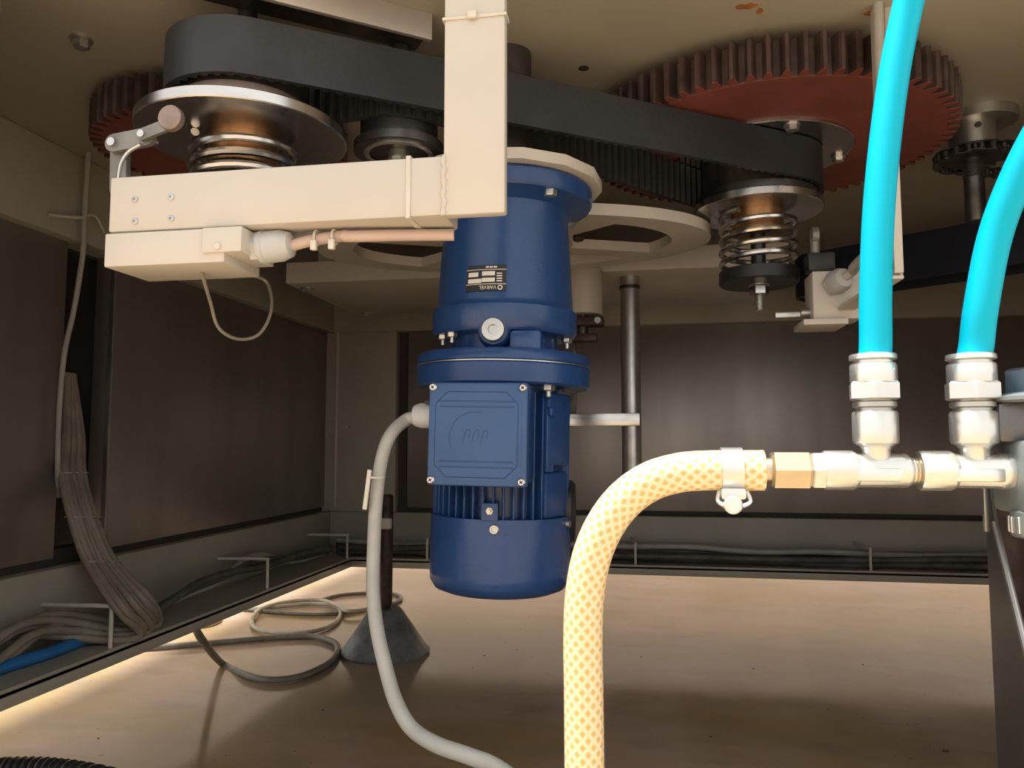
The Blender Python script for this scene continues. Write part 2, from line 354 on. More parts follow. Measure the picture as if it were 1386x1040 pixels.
arc = [(cxm+0.026*math.cos(a), -0.1323, czm+0.026*math.sin(a)) for a in [math.radians(d) for d in range(75, 205, 8)]]
g.tube(arc, 0.0005, 6, 2)
for dx in (-0.012, -0.003, 0.006):
    g.tube([(cxm+dx, -0.1323, czm-0.005), (cxm+dx+0.003, -0.1323, czm+0.007), (cxm+dx+0.007, -0.1323, czm+0.007), (cxm+dx+0.006, -0.1323, czm)], 0.00045, 6, 3)
obj('embossed_emblem', g, M_bluelid, lid)
for sx in (0, 1):
    for sz in (0, 1):
        px_, pz_ = (bx1-0.0055 if sx else bx0+0.0045), (bz1-0.0055 if sz else bz0+0.0055)
        g = G(); g.lathe([(0.0042, -0.003), (0.0042, 0.0012), (0.003, 0.0024)], 16, rotM((px_, -0.131, pz_), (0, -1, 0))); s_ = obj('lid_screw', g, M_steel, lid)
        g = G(); MM = rotM((px_, -0.131, pz_), (0, -1, 0)) @ Matrix.Rotation(0.6, 4, 'Z'); g.box(-0.0020, 0.0020, -0.0006, 0.0006, 0.002, 0.0027, 0, MM); g.box(-0.0006, 0.0006, -0.0020, 0.0020, 0.002, 0.0027, 0, MM); obj('cross_slot', g, M_dsteel, s_)
# cable gland on the box's left flank
gz = bz1-0.033
g = G(); g.lathe([(0.0125, 0), (0.0125, 0.008)], 6, rotM((bx0+0.003, -0.092, gz), (-1, 0, 0))); g.lathe([(0.0135, 0.008), (0.0135, 0.022), (0.011, 0.029), (0.007, 0.031)], 18, rotM((bx0+0.003, -0.092, gz), (-1, 0, 0))); obj('cable_gland', g, M_gland, tb)
g = G(); g.box(bx0-0.012, bx0+0.004, -0.108, -0.076, gz+0.0115, gz+0.016, 0.002); obj('gland_painted_shadow', g, M_black, tb)  # black strip models the shadow above the gland
# flange pair
zj = lz(0.5695)
g = G(); g.lathe([(0.07, zj-0.024), (0.098, zj-0.024), (0.1005, zj-0.022), (0.1005, zj-0.002), (0.0990, zj-0.0006)], 72); fl = obj('motor_flange', g, M_blue, mo)
g = G(); g.lathe([(0.0985, zj-0.0006), (0.1008, zj-0.0005), (0.1008, zj+0.0007), (0.0985, zj+0.0008)], 72); obj('flange_gasket', g, M_zinc, fl)
g = G(); g.lathe([(0.0985, zj+0.0008), (0.1005, zj+0.002), (0.1005, zj+0.009), (0.097, zj+0.0135), (0.07, zj+0.015), (0.062, zj+0.017)], 72); gf = obj('gearbox_flange', g, M_blue, mo)
for dg in (-44, -141, 46, 136):
    a = math.radians(dg); p = Vector((0.0835*math.cos(a), 0.0835*math.sin(a), zj-0.024))
    g = G(); hexbolt(g, p, (0, 0, -1), 0.0075, 0.006); g.cyl(p-Vector((0, 0, 0.005)), p-Vector((0, 0, 0.012)), 0.0035, 10); obj('flange_bolt', g, M_zinc, fl)
# gearbox
zn0 = zj+0.015; zr0 = lz(0.6045); zr1 = lz(0.6365); zt = lz(0.753)
g = G(); g.lathe([(0.0625, zn0-0.004), (0.0625, zr0-0.002), (0.07, zr0-0.001), (0.080, zr0), (0.0845, zr0+0.006), (0.0845, zr1-0.004), (0.0805, zr1), (0.0795, zr1+0.004), (0.0765, lz(0.69)), (0.0725, zt-0.012), (0.074, zt-0.002), (0.088, zt+0.004), (0.098, zt+0.006), (0.1005, zt+0.010), (0.1005, zt+0.024), (0.097, zt+0.028), (0.05, zt+0.028)], 72)
gb = obj('gearbox_housing', g, M_blue, mo)
pa = math.radians(-88)
g = G(); M = rotM((0.055*math.cos(pa), 0.055*math.sin(pa), lz(0.6035)), (math.cos(pa), math.sin(pa), 0)); g.lathe([(0.021, 0), (0.018, 0.022), (0.0155, 0.025), (0.0155, 0.026)], 28, M); obj('plug_boss', g, M_blue, gb)
g = G(); g.lathe([(0.0135, 0.024), (0.0135, 0.029), (0.012, 0.031), (0.0055, 0.031), (0.005, 0.0275), (0.001, 0.0275)], 24, M); pl = obj('oil_plug', g, M_zinc, gb)
for dg in (-132, -58, 0, 60, 150, -152):
    a = math.radians(dg); p = Vector((0.0735*math.cos(a), 0.0735*math.sin(a), zr0+0.0005))
    g = G(); hexbolt(g, p, (0, 0, -1), 0.006, 0.006); g.cyl(p-Vector((0, 0, 0.006)), p-Vector((0, 0, 0.012)), 0.0028, 10); obj('housing_bolt', g, M_zinc, gb)
for dg in (-48, -132, 40):
    a = math.radians(dg); p = Vector((0.09*math.cos(a), 0.09*math.sin(a), zt+0.006))
    g = G(); hexbolt(g, p, (0, 0, -1), 0.0075, 0.007); obj('top_bolt', g, M_zinc, gb)
g = G(); g.box(0.02, 0.055, -0.082, -0.04, zr0-0.026, zr0-0.001, 0.005); obj('casting_lug', g, M_blue, gb)
# rating plate (mounted upside down), on the curved housing
ang0 = -95.5; RP = 0.0797
def plate_pt(u, v, off=0.0):     # u along the circumference (m), v height above plate centre
    z = lz(0.6605)+v; a = math.radians(ang0)+u/RP; r = 0.0802-(z-zr1)*0.085+off
    return Vector((r*math.cos(a), r*math.sin(a), z))
def curved_patch(g, u0, u1, v0, v1, off, n=10):
    lo = [g.bm.verts.new(plate_pt(u0+(u1-u0)*i/n, v0, off)) for i in range(n+1)]; hi = [g.bm.verts.new(plate_pt(u0+(u1-u0)*i/n, v1, off)) for i in range(n+1)]
    lo2 = [g.bm.verts.new(plate_pt(u0+(u1-u0)*i/n, v0, off-0.0012)) for i in range(n+1)]; hi2 = [g.bm.verts.new(plate_pt(u0+(u1-u0)*i/n, v1, off-0.0012)) for i in range(n+1)]
    for i in range(n):
        g.bm.faces.new((lo[i], lo[i+1], hi[i+1], hi[i])); g.bm.faces.new((lo2[i], hi2[i], hi2[i+1], lo2[i+1]))
        g.bm.faces.new((lo[i], lo2[i], lo2[i+1], lo[i+1])); g.bm.faces.new((hi[i], hi[i+1], hi2[i+1], hi2[i]))
    g.bm.faces.new((lo[0], hi[0], hi2[0], lo2[0])); g.bm.faces.new((lo[n], lo2[n], hi2[n], hi[n]))
g = G(); curved_patch(g, -0.023, 0.023, -0.0145, 0.0145, 0.0010); rp_ = obj('rating_plate', g, M_black, gb)
g = G()
for r_ in [(-0.0205, -0.0085, 0.0015, 0.0065), (-0.004, 0.0105, 0.0025, 0.0072), (-0.0205, -0.0045, -0.0055, -0.0008), (-0.0040, 0.0105, -0.0045, 0.0), (-0.023, 0.023, 0.0090, 0.0096), (-0.023, 0.023, -0.0072, -0.0066)]: curved_patch(g, *r_, 0.0013, 6)
for k in range(4): curved_patch(g, 0.0125, 0.0185, -0.0042+0.0028*k, -0.0030+0.0028*k, 0.0013, 3)
for k in range(3): curved_patch(g, 0.000+0.0045*k, 0.0035+0.0045*k, 0.0112, 0.0128, 0.0013, 3)
obj('plate_print', g, M_white, rp_)
# maker's name on the plate, upside down as it is mounted, with a ring mark before it
cu = bpy.data.curves.new('txt', 'FONT'); cu.body = 'VARVEL'; cu.size = 0.0056; cu.extrude = 0.0; cu.resolution_u = 2
to = bpy.data.objects.new('txt', cu); COL.objects.link(to); bpy.context.view_layer.update()
dg_ = bpy.context.evaluated_depsgraph_get(); tm = bpy.data.meshes.new_from_object(to.evaluated_get(dg_)); bpy.data.objects.remove(to)
g = G(); g.bm.from_mesh(tm)
bmesh.ops.triangulate(g.bm, faces=g.bm.faces)
for v in g.bm.verts: x_, y_ = v.co.x, v.co.y; v.co = plate_pt(0.0125-x_, -0.0088-y_, 0.0014)
obj('maker_name', g, M_white, rp_)
g = G(); g.tube([plate_pt(0.0165+0.0022*math.cos(a), -0.0108+0.0022*math.sin(a), 0.0012) for a in [2*PI*i/14 for i in range(14)]], 0.0006, 6, 1, closed=True); obj('ring_mark', g, M_white, rp_)
# cream mounting plate and shaft above the gearbox
g = G(); g.prism([(0.112*math.cos(a), 0.112*math.sin(a)) for a in [2*PI*i/14+0.1 for i in range(14)]], zt+0.028, zt+0.040); obj('mounting_plate', g, M_cream, mo)
g = G(); g.cyl((0, 0, zt+0.04), (-0.004, 0, lz(ZC)), 0.03, 24); obj('output_shaft', g, M_dsteel, mo)

# ------------------------------------------------------------------ spring loaded belt pulleys
LAX = (-0.405, 0.715); RAX = (0.16, 1.105)
ZB0, ZB1 = 0.830, 0.886      # belt edges
def spring_pulley(ax, rb, disc_r, label, zd, hub_r, hub_m, cap_r=0.054, zcap=0.722):
    t = thing('spring_pulley', label, 'pulley', (ax[0], ax[1], zcap-0.045), 'spring loaded belt pulleys')
    X, Y = ax; T = Matrix.Translation((X, Y, 0))
    g = G(); g.lathe([(rb-0.012, zd+0.010), (rb-0.012, ZB1+0.004)], 40, T); obj('pulley_wheel', g, M_dsteel, t)
    g = G(); g.lathe([(0.03, zd), (disc_r-0.001, zd), (disc_r, zd+0.001), (disc_r, zd+0.010), (disc_r-0.001, zd+0.011), (0.03, zd+0.011)], 64, T); obj('clutch_disc', g, M_steel, t)
    g = G(); g.lathe([(hub_r, zd+0.011), (hub_r, ZB0-0.001)], 40, T); obj('hub_ring', g, hub_m, t)
    g = G(); g.lathe([(0.035, zd-0.030), (0.035, zd)], 28, T); obj('bronze_bush', g, M_copper, t)
    g = G(); g.lathe([(0.010, zcap), (0.010, ZC)], 16, T); obj('spindle', g, M_dsteel, t)
    n = 4.6; z0 = zcap+0.006; z1 = zd-0.004; pts = []
    for i in range(int(n*24)+1):
        a = 2*PI*i/24; f = i/(n*24); pts.append((X+0.050*math.cos(a+0.4), Y+0.050*math.sin(a+0.4), z0+(z1-z0)*f))
    g = G(); g.tube(pts, 0.0042, 8, raw=True); obj('coil_spring', g, M_steel, t)
    g = G(); g.lathe([(0.012, zcap-0.018), (cap_r-0.002, zcap-0.018), (cap_r, zcap-0.016), (cap_r, zcap), (cap_r-0.001, zcap+0.001), (0.012, zcap+0.001)], 48, T); cp = obj('spring_cap', g, M_black, t)
    g = G(); g.lathe([(0.0145, zcap-0.020), (0.0145, zcap-0.018)], 24, T); obj('washer', g, M_zinc, t)
    g = G(); g.lathe([(0.010, zcap-0.033), (0.0128, zcap-0.0315), (0.0128, zcap-0.021), (0.0105, zcap-0.020)], 6, T); obj('lock_nut', g, M_steel, t)
    prof = []; z = zcap-0.055
    while z < zcap-0.033: prof += [(0.0060, z), (0.0072, z+0.0011)]; z += 0.0022
    g = G(); g.lathe(prof, 16, T); obj('threaded_end', g, M_zinc, t)
    return t
spring_pulley(LAX, 0.075, 0.104, 'spring loaded pulley with wide bright disc half hidden behind the cream bracket', 0.794, 0.064, M_rustyhub)
spring_pulley(RAX, 0.085, 0.088, 'spring loaded pulley with black end cap under the large red gear', 0.806, 0.08, M_dsteel)

# drive belt: one closed loop, flat back outside, teeth inside, pushed in by the idler
IDX = (-0.268, 0.806); IDR = 0.044
def arcpts(c, r, a0, a1, n): return [Vector((c[0]+r*math.cos(a0+(a1-a0)*i/n), c[1]+r*math.sin(a0+(a1-a0)*i/n), 0)) for i in range(n+1)]
rl, rr = 0.075, 0.085
dv = Vector((RAX[0]-LAX[0], RAX[1]-LAX[1])); th = math.atan2(dv.y, dv.x); nearA = th-PI/2 - math.asin((rl-rr)/dv.length)*-1
loop = []
loop += arcpts(RAX, rr, nearA, nearA+math.radians(190), 30)            # round the far pulley, near side to far side
ia = nearA - math.radians(2)
loop += arcpts(IDX, IDR+0.004, ia+math.radians(12), ia-math.radians(28), 6)   # back of belt on the idler
loop += arcpts(LAX, rl, math.radians(52), nearA+2*PI, 30)                 # round the near pulley
def resample(P, step):
    P = P+[P[0]]; out = []; acc = 0.0; nxt = 0.0; tot = sum((b-a).length for a, b in zip(P, P[1:])); n = int(tot/step); st = tot/n
    for a, b in zip(P, P[1:]):
        l = (b-a).length
        while nxt < acc+l-1e-9: out.append(a+(b-a)*((nxt-acc)/l)); nxt += st
        acc += l
    return out
LP = resample(loop, 0.0032); nL = len(LP)-len(LP) % 4; LP = LP[:nL] if nL == len(LP) else resample(loop, sum((b-a).length for a, b in zip(loop, loop[1:]+loop[:1]))/nL)[:nL]
def offset_loop(P, d):
    out = []
    for i in range(len(P)):
        t = (P[(i+1) % len(P)]-P[i-1]).normalized(); n = Vector((t.y, -t.x, 0)); out.append(P[i]+n*d)
    return out
outer = offset_loop(LP, 0.003)
ins = [offset_loop(LP, -0.002), offset_loop(LP, -0.006)]
inner = [ins[1][i] if i % 4 in (0, 1) else ins[0][i] for i in range(nL)]
g = G(); bt = {}
for key, P, z in (('ol', outer, ZB0), ('oh', outer, ZB1), ('il', inner, ZB0), ('ih', inner, ZB1)): bt[key] = [g.bm.verts.new((p.x, p.y, z)) for p in P]
for i in range(nL):
    j = (i+1) % nL
    for a, b in (('ol', 'oh'), ('oh', 'ih'), ('ih', 'il'), ('il', 'ol')): g.bm.faces.new((bt[a][i], bt[a][j], bt[b][j], bt[b][i]))
single('toothed_belt', g, M_belt, 'wide black toothed drive belt looped between the two spring loaded pulleys', 'belt')
# idler
t = thing('belt_idler', 'small dark idler pulley with bolt pressing the toothed belt from behind', 'pulley', (IDX[0], IDX[1], 0.79))
T = Matrix.Translation((IDX[0], IDX[1], 0))
g = G(); g.lathe([(0.020, 0.808), (0.036, 0.806), (0.050, 0.806), (0.050, 0.815), (IDR-0.001, 0.817), (IDR-0.001, 0.885), (0.02, 0.885)], 40, T); obj('idler_wheel', g, M_dsteel, t)
g = G(); g.lathe([(0.033, 0.8045), (0.036, 0.803), (0.039, 0.8045), (0.039, 0.8075), (0.033, 0.8075)], 36, T, cap=False); obj('seal_ring', g, M_zinc, t)
g = G(); g.lathe([(0.012, 0.80), (0.012, 0.81)], 20, T); hexbolt(g, (IDX[0], IDX[1], 0.80), (0, 0, -1), 0.010, 0.008); obj('idler_bolt', g, M_zinc, t)
g = G(); g.lathe([(0.012, 0.885), (0.012, 0.9295)], 16, T); obj('idler_pin', g, M_dsteel, t)

# ------------------------------------------------------------------ red gears
def gear(name, c, r, z0, z1, nt, label, bore, phase=0.0, dep=0.016):
    t = thing(name, label, 'gear', (c[0], c[1], z0), 'red gears under the machine deck')
    pts = []
    for i in range(nt):
        a = 2*PI*i/nt+phase; p = 2*PI/nt
        for f, rad in ((0.0, r-dep), (0.20, r-dep), (0.34, r-0.003), (0.42, r), (0.62, r), (0.70, r-0.003), (0.84, r-dep)):
            pts.append((c[0]+rad*math.cos(a+p*f), c[1]+rad*math.sin(a+p*f)))
    g = G(); g.prism(pts, z0+0.0012, z1); obj('toothed_rim', g, M_gteeth, t, flat=True)
    g = G(); T = Matrix.Translation((c[0], c[1], 0)); g.lathe([(bore, z0), (r-dep-0.002, z0), (r-dep-0.0015, z0+0.003)], 96, T); obj('gear_web', g, M_red, t)
    pts2 = [(c[0]+(p[0]-c[0])*0.997, c[1]+(p[1]-c[1])*0.997) for p in pts]
    g = G(); g.prism(pts2, z0+0.0003, z0+0.0012); obj('painted_tooth_faces', g, M_red, t, flat=True)
    return t
GR = (0.170, 1.100)
t = gear('spur_gear', GR, 0.243, 0.892, 0.936, 76, 'large red spur gear beneath the ceiling beside the blue tubes', 0.02)
g = G(); T = Matrix.Translation((GR[0], GR[1], 0)); g.lathe([(0.02, 0.8875), (0.117, 0.8875), (0.118, 0.8885), (0.118, 0.8925)], 64, T); hf = obj('hub_flange', g, M_steel, t)
for px, py in ((1072, 170), (1134, 213)):
    p = at_z(px, py, 0.8875); g = G(); hexbolt(g, (p.x, p.y, 0.8875), (0, 0, -1), 0.0085, 0.007); g.lathe([(0.0105, 0.886), (0.0105, 0.8875)], 16, Matrix.Translation((p.x, p.y, 0))); obj('flange_bolt', g, M_zinc, hf)
g = G(); g.lathe([(0.05, 0.93), (0.05, ZC)], 24, T); obj('bearing_boss', g, M_dsteel, t)
GL = (-0.59, 0.99)
t = gear('spur_gear', GL, 0.172, 0.892, 0.936, 54, 'shadowed dark red gear behind the roller lever of the limit switch', 0.02)
g = G(); g.lathe([(0.05, 0.93), (0.05, ZC)], 24, Matrix.Translation((GL[0], GL[1], 0))); obj('bearing_boss', g, M_dsteel, t)

# ------------------------------------------------------------------ cream slotted wheel behind the motor
WC = (-0.205, 1.155); WR = 0.305; WS = 0.55
t = thing('oval_plate', 'large cream oval plate behind the motor with dark spoked cut-outs', 'plate', (WC[0], WC[1], 0.796))
z0, z1 = 0.786, 0.802; r0, r1 = 0.10, 0.248
g = G(); nseg = 96; half = 0.028
def ring_z(r, z): return [g.bm.verts.new((WC[0]+r*math.cos(2*PI*i/nseg), WC[1]+WS*r*math.sin(2*PI*i/nseg), z)) for i in range(nseg)]
for (ra, rb) in ((0.03, r0), (r1, WR)):
    A, B, Cc, Dd = ring_z(ra, z0), ring_z(rb, z0), ring_z(rb, z1), ring_z(ra, z1)
    for i in range(nseg):
        j = (i+1) % nseg
        for p_, q_ in ((A, B), (B, Cc), (Cc, Dd), (Dd, A)): g.bm.faces.new((p_[i], p_[j], q_[j], q_[i]))
for k in range(4):
    a = PI/4+k*PI/2-0.15; g.box(r0-0.004, r1+0.004, -half, half, z0+0.0004, z1-0.0004, 0, Matrix.Translation((WC[0], WC[1], 0)) @ Matrix.Diagonal((1, WS, 1, 1)) @ Matrix.Rotation(a, 4, 'Z'))
obj('plate_body', g, M_cream, t)
g = G(); g.lathe([(0.04, z1), (0.04, ZC)], 24, Matrix.Translation((WC[0], WC[1]+0.05, 0))); obj('plate_hub', g, M_dsteel, t)
g = G(); p = at_z(783, 322, z0); hexbolt(g, (p.x, p.y, z0), (0, 0, -1), 0.008, 0.005); obj('plate_bolt', g, M_rod, t)

# ------------------------------------------------------------------ cream cross platform behind the wheel
t = thing('cross_platform', 'wide cream box platform hung across the frame behind the motor', 'platform', (-0.2, 1.6, 0.805))
g = G(); g.box(-0.71, 0.26, 1.43, 1.80, 0.805, 0.848, 0.002); obj('platform_box', g, M_cream, t)
for x in (-0.66, 0.22):
    g = G(); g.box(x-0.014, x+0.014, 1.50, 1.53, 0.848, ZC, 0.002); obj('hanger', g, M_cream, t)
for px, py in ((415, 390), (497, 424)):
    p = at_z(px, py, 0.805); g = G(); g.lathe([(0.014, 0.803), (0.014, 0.805)], 20, Matrix.Translation((p.x, p.y, 0))); hexbolt(g, (p.x, p.y, 0.803), (0, 0, -1), 0.010, 0.008); obj('platform_bolt', g, M_zinc, t)
# vertical steel pipe with flat clamp bar
pt = at_z(852, 372, 0.805)
t = thing('steel_pipe', 'vertical bare steel pipe below the cream platform with a cross clamp bar', 'pipe', (pt.x, pt.y+0.02, 0.40))
py_ = pt.y+0.02; zb_ = at_y(852, 655, py_).z; zc_ = at_y(852, 390, py_).z
OFF[t.name] = Vector((pt.x, py_, zb_)); t.location = (pt.x, py_, zb_)
g = G(); g.cyl((pt.x, py_, zb_), (pt.x, py_, 0.806), 0.0185, 28); obj('pipe_body', g, M_zinc, t)
g = G(); g.lathe([(0.0187, zc_-0.003), (0.0205, zc_-0.002), (0.0205, zc_+0.003), (0.0187, zc_+0.004)], 28, Matrix.Translation((pt.x, py_, 0)), cap=False); obj('pipe_collar', g, M_dsteel, t)
g = G(); g.lathe([(0.0187, zb_), (0.0198, zb_+0.001), (0.0198, zb_+0.018), (0.0187, zb_+0.02)], 28, Matrix.Translation((pt.x, py_, 0)), cap=False); obj('pipe_end_ring', g, M_steel, t)
a = at_y(765, 568, py_-0.022); b = at_y(866, 568, py_-0.022)
g = G(); g.box(a.x-0.05, b.x, py_-0.027, py_-0.0185, b.z-0.012, b.z+0.012, 0.001); obj('clamp_bar', g, M_steel, t)
a = at_y(776, 540, py_-0.01); 
g = G(); g.box(a.x-0.006, a.x+0.006, py_-0.018, py_-0.006, b.z-0.01, 0.806, 0.001); obj('hanger_rod', g, M_dsteel, t)
# small cylinder hung beside the gearbox
c0 = at_d(788, 410, 1.44)
t = thing('pneumatic_cylinder', 'short cream cylinder with oily rod end beside the gearbox', 'cylinder', (c0.x, c0.y, 0.66))
g = G(); T = Matrix.Translation((c0.x, c0.y, 0)); g.lathe([(0.03, 0.722), (0.036, 0.722), (0.038, 0.726), (0.038, 0.806)], 32, T); obj('cylinder_body', g, M_cream, t)
g = G(); g.lathe([(0.012, 0.675), (0.012, 0.722)], 16, T); obj('piston_rod', g, M_dsteel, t)
g = G(); g.box(c0.x-0.02, c0.x+0.040, c0.y-0.02, c0.y+0.02, 0.700, 0.718, 0.004); g.box(c0.x-0.02, c0.x+0.028, c0.y-0.016, c0.y+0.016, 0.672, 0.686, 0.003, Matrix.Rotation(0, 4, 'Y')); obj('rod_clevis', g, M_rod, t)
g = G(); g.cyl((c0.x+0.030, c0.y-0.03, 0.708), (c0.x+0.030, c0.y+0.03, 0.708), 0.006, 12); obj('clevis_pin', g, M_zinc, t)

# ------------------------------------------------------------------ cream L bracket with limit switch (in front of the near pulley)
BY0, BY1 = 0.603, 0.653
pv0 = at_y(600, 200, BY0).x; pv1 = at_y(683.5, 200, BY0).x
zt0, zt1 = at_y(683, 286, BY0).z, at_y(605, 207, BY0).z
zl0, zl1 = at_y(147, 317, BY0).z, at_y(147, 242, BY0).z
xl = at_y(146.5, 280, BY0).x
zb0 = (zt0+zl0)/2; zb1 = (zt1+zl1)/2
t = thing('tube_bracket', 'thick cream steel bracket, wide upright welded to a level square arm', 'bracket', ((pv0+pv1)/2, BY0+0.025, zb0))
g = G(); g.box(pv0, pv1, BY0, BY0+0.012, zb0, ZC, 0.0022); obj('upright_tube', g, M_cream, t)
g = G(); g.box(xl, pv0+0.001, BY0+0.001, BY1-0.001, zb0+0.0008, zb1, 0.0022); arm = obj('arm_tube', g, M_cream, t)
g = G(); pts = [(pv0+0.001+random.uniform(-0.001, 0.001), BY0+0.0005, zb0+(zb1-zb0)*i/9) for i in range(10)]; g.tube(pts, 0.0022, 8, 3, rad=lambda l, L: 0.0022+0.0006*math.sin(l*700)); obj('weld_bead', g, M_cream, t)
for px, py in ((183, 270), (232, 267), (183, 300), (232, 296)):
    p = at_y(px, py, BY0+0.001); g = G(); g.lathe([(0.0028, -0.002), (0.0028, 0.0008), (0.002, 0.0013), (0.0012, 0.0013), (0.001, 0.0003)], 12, rotM((p.x, BY0+0.001, p.z), (0, -1, 0))); obj('arm_screw', g, M_zinc, arm)
def band(x0, x1, y0, y1, z0, z1, wd, th, g, axis):
    e = 0.0006
    if axis == 'x':   # strap in a plane x = const: round an arm that runs along x
        g.box(x0, x0+wd, y0-th, y0-e*0, z0-th, z1+th, 0.0004, None, 1); g.box(x0, x0+wd, y1, y1+th, z0-th, z1+th, 0.0004, None, 1)
        g.box(x0, x0+wd, y0, y1, z1, z1+th, 0); g.box(x0, x0+wd, y0, y1, z0-th, z0, 0)
    else:
        g.box(x0-th, x1+th, y0-th, y0, z0, z0+wd, 0.0004, None, 1); g.box(x0-th, x1+th, y1, y1+th, z0, z0+wd, 0.0004, None, 1)
        g.box(x0-th, x0, y0, y1, z0, z0+wd, 0); g.box(x1, x1+th, y0, y1, z0, z0+wd, 0)
p = at_y(549, 250, BY0); g = G(); band(p.x, 0, BY0+0.001, BY1-0.001, zb0+0.0008, zb1, 0.0042, 0.0014, g, 'x')
single('cable_tie', g, M_tie, 'cream cable tie around the level arm of the tube bracket', 'cable tie')
p = at_y(640, 25, BY0); g = G(); band(pv0, pv1, BY0, BY0+0.012, p.z, 0, 0.0028, 0.0014, g, 'z'); g.box(p.x-0.004, p.x+0.004, BY0-0.005, BY0-0.0013, p.z-0.0015, p.z+0.0052, 0.001)
single('cable_tie', g, M_tie, 'cream cable tie with square head around the upright of the tube bracket', 'cable tie')
# limit switch below the arm
s0 = at_y(143, 318, BY0).x; s1 = at_y(305, 318, BY0).x; s2 = at_y(330, 318, BY0).x
zs0 = at_y(143, 362, BY0).z; zs1 = zb0
t = thing('limit_switch', 'cream limit switch box under the bracket arm with roller lever and grey gland', 'switch', ((s0+s1)/2, BY0+0.03, zs0))
g = G(); g.box(s0, s1, BY0-0.001, BY1+0.012, zs0, zs1-0.0006, 0.0015); sb = obj('switch_body', g, M_cream, t)
xm = at_y(277, 318, BY0).x
g = G(); g.box(xm, s2, BY0-0.004, BY1+0.006, zs0+0.008, zs1-0.0008, 0.0012); se = obj('end_cover', g, M_cream, t)
g = G(); q = at_y(298, 335, BY0); g.lathe([(0.003, -0.002), (0.003, 0.0015), (0.002, 0.002)], 14, rotM((q.x, BY0-0.004, q.z), (0, -1, 0))); obj('cover_screw', g, M_tie, se)
gc = at_y(330, 319, BY0+0.022); M = rotM((s2-0.002, BY0+0.022, zs1-0.014), (1, 0, 0.05))
g = G(); g.lathe([(0.014, 0), (0.014, 0.007)], 6, M); g.lathe([(0.0145, 0.007), (0.015, 0.009), (0.015, 0.012), (0.0142, 0.0125)], 24, M); g.lathe([(0.0142, 0.0125), (0.0142, 0.026), (0.011, 0.035), (0.006, 0.037)], 24, M); obj('cable_gland', g, M_gland, t)
# roller lever (two short links)
ly = BY0+0.03
def link(name, a, b, wd, th, par, m=M_dull):
    a = Vector(a); b = Vector(b); d = (b-a); u = d.normalized(); n = 8; L = d.length
    pts = [(wd*math.cos(x), wd*math.sin(x)) for x in [PI/2+PI*i/n for i in range(n+1)]]+[(L+wd*math.cos(x), wd*math.sin(x)) for x in [-PI/2+PI*i/n for i in range(n+1)]]
    yv = Vector((0, -1, 0)); w_ = u.cross(yv).normalized()*-1
    M = Matrix(((u.x, w_.x, yv.x, a.x), (u.y, w_.y, yv.y, a.y), (u.z, w_.z, yv.z, a.z), (0, 0, 0, 1)))
    g = G(); g.prism(pts, -th/2, th/2, M); return obj(name, g, m, par)
A = at_y(163, 236, ly); B = at_y(163, 199, ly); C1 = at_y(199, 186, ly-0.008); E1 = at_y(240, 166, ly-0.012)
A.z = zb1-0.001
link('lever_post', A, B, 0.0085, 0.006, t); 
g = G(); g.cyl((B.x, ly+0.006, B.z), (B.x, ly-0.014, B.z), 0.004, 14); g.cyl((C1.x, ly+0.004, C1.z), (C1.x, ly-0.018, C1.z), 0.0035, 14); obj('lever_pin', g, M_steel, t)
link('lever_arm', (B.x, ly-0.008, B.z), C1, 0.0085, 0.005, t)
link('lever_arm', (C1.x, ly-0.014, C1.z), (E1.x, ly-0.014, E1.z), 0.0055, 0.004, t)
g = G(); g.lathe([(0.003, 0), (0.0105, 0), (0.0115, 0.001), (0.0115, 0.007), (0.0105, 0.008), (0.003, 0.008)], 24, rotM((E1.x, ly-0.017, E1.z), (0, -1, 0))); obj('lever_roller', g, M_rustyhub, t)
g = G(); g.tube([(B.x+0.008, ly-0.012, zb1-0.001), (B.x+0.010, ly-0.012, zb1+0.018), (B.x+0.018, ly-0.012, zb1+0.030), (B.x+0.03, ly-0.012, zb1+0.036)], 0.002, 8); obj('lever_spring_wire', g, M_zinc, t)
# cable along the arm's underside
e0 = Vector((s2+0.032, BY0+0.022, zs1-0.0135)); pts = [e0, e0+Vector((0.02, 0, 0.004)), e0+Vector((0.05, 0.002, 0.0075)), Vector((at_y(470, 300, BY0+0.02).x, BY0+0.022, zb0-0.0072)), Vector((at_y(540, 292, BY0+0.02).x, BY0+0.030, zb0-0.0062)), Vector((pv0, BY1-0.012, zb0-0.0058))]
g = G(); g.tube(pts, 0.0052, 12); single('switch_cable', g, M_pcable, 'pinkish cable tied along the underside of the bracket arm', 'cable')
p = at_y(428, 305, BY0+0.02)
for k, px in enumerate((428, 452)):
    p = at_y(px, 303, BY0+0.02); g = G(); g.tube([(p.x, BY0+0.022+0.0064*math.cos(a), zb0-0.0074+0.0064*math.sin(a)) for a in [2*PI*i/16 for i in range(16)]], 0.0011, 6, 1, closed=True); g.box(p.x-0.0025, p.x+0.003, BY0+0.013, BY0+0.018, zb0-0.020, zb0-0.011, 0.001)
    single('cable_tie', g, M_tie, 'small pale cable tie on the pinkish cable beside the grey gland', 'cable tie', 'ties on the pinkish switch cable')
# hanging wire loop below the switch
q = [at_d(288, 372, 0.72), at_d(285, 410, 0.74), at_d(296, 444, 0.76), at_d(322, 459, 0.78), at_d(350, 453, 0.8), at_d(366, 425, 0.82), at_d(366, 395, 0.84), at_d(352, 376, 0.84), at_d(330, 368, 0.80)]
q[0] = Vector((q[0].x, BY1-0.02, zs0+0.0)); q[-1] = Vector((q[-1].x, BY1+0.02, zs0+0.012)); g = G(); g.tube(q, 0.0017, 8); single('wire_loop', g, M_bundle, 'thin grey wire loop hanging below the limit switch box', 'wire')

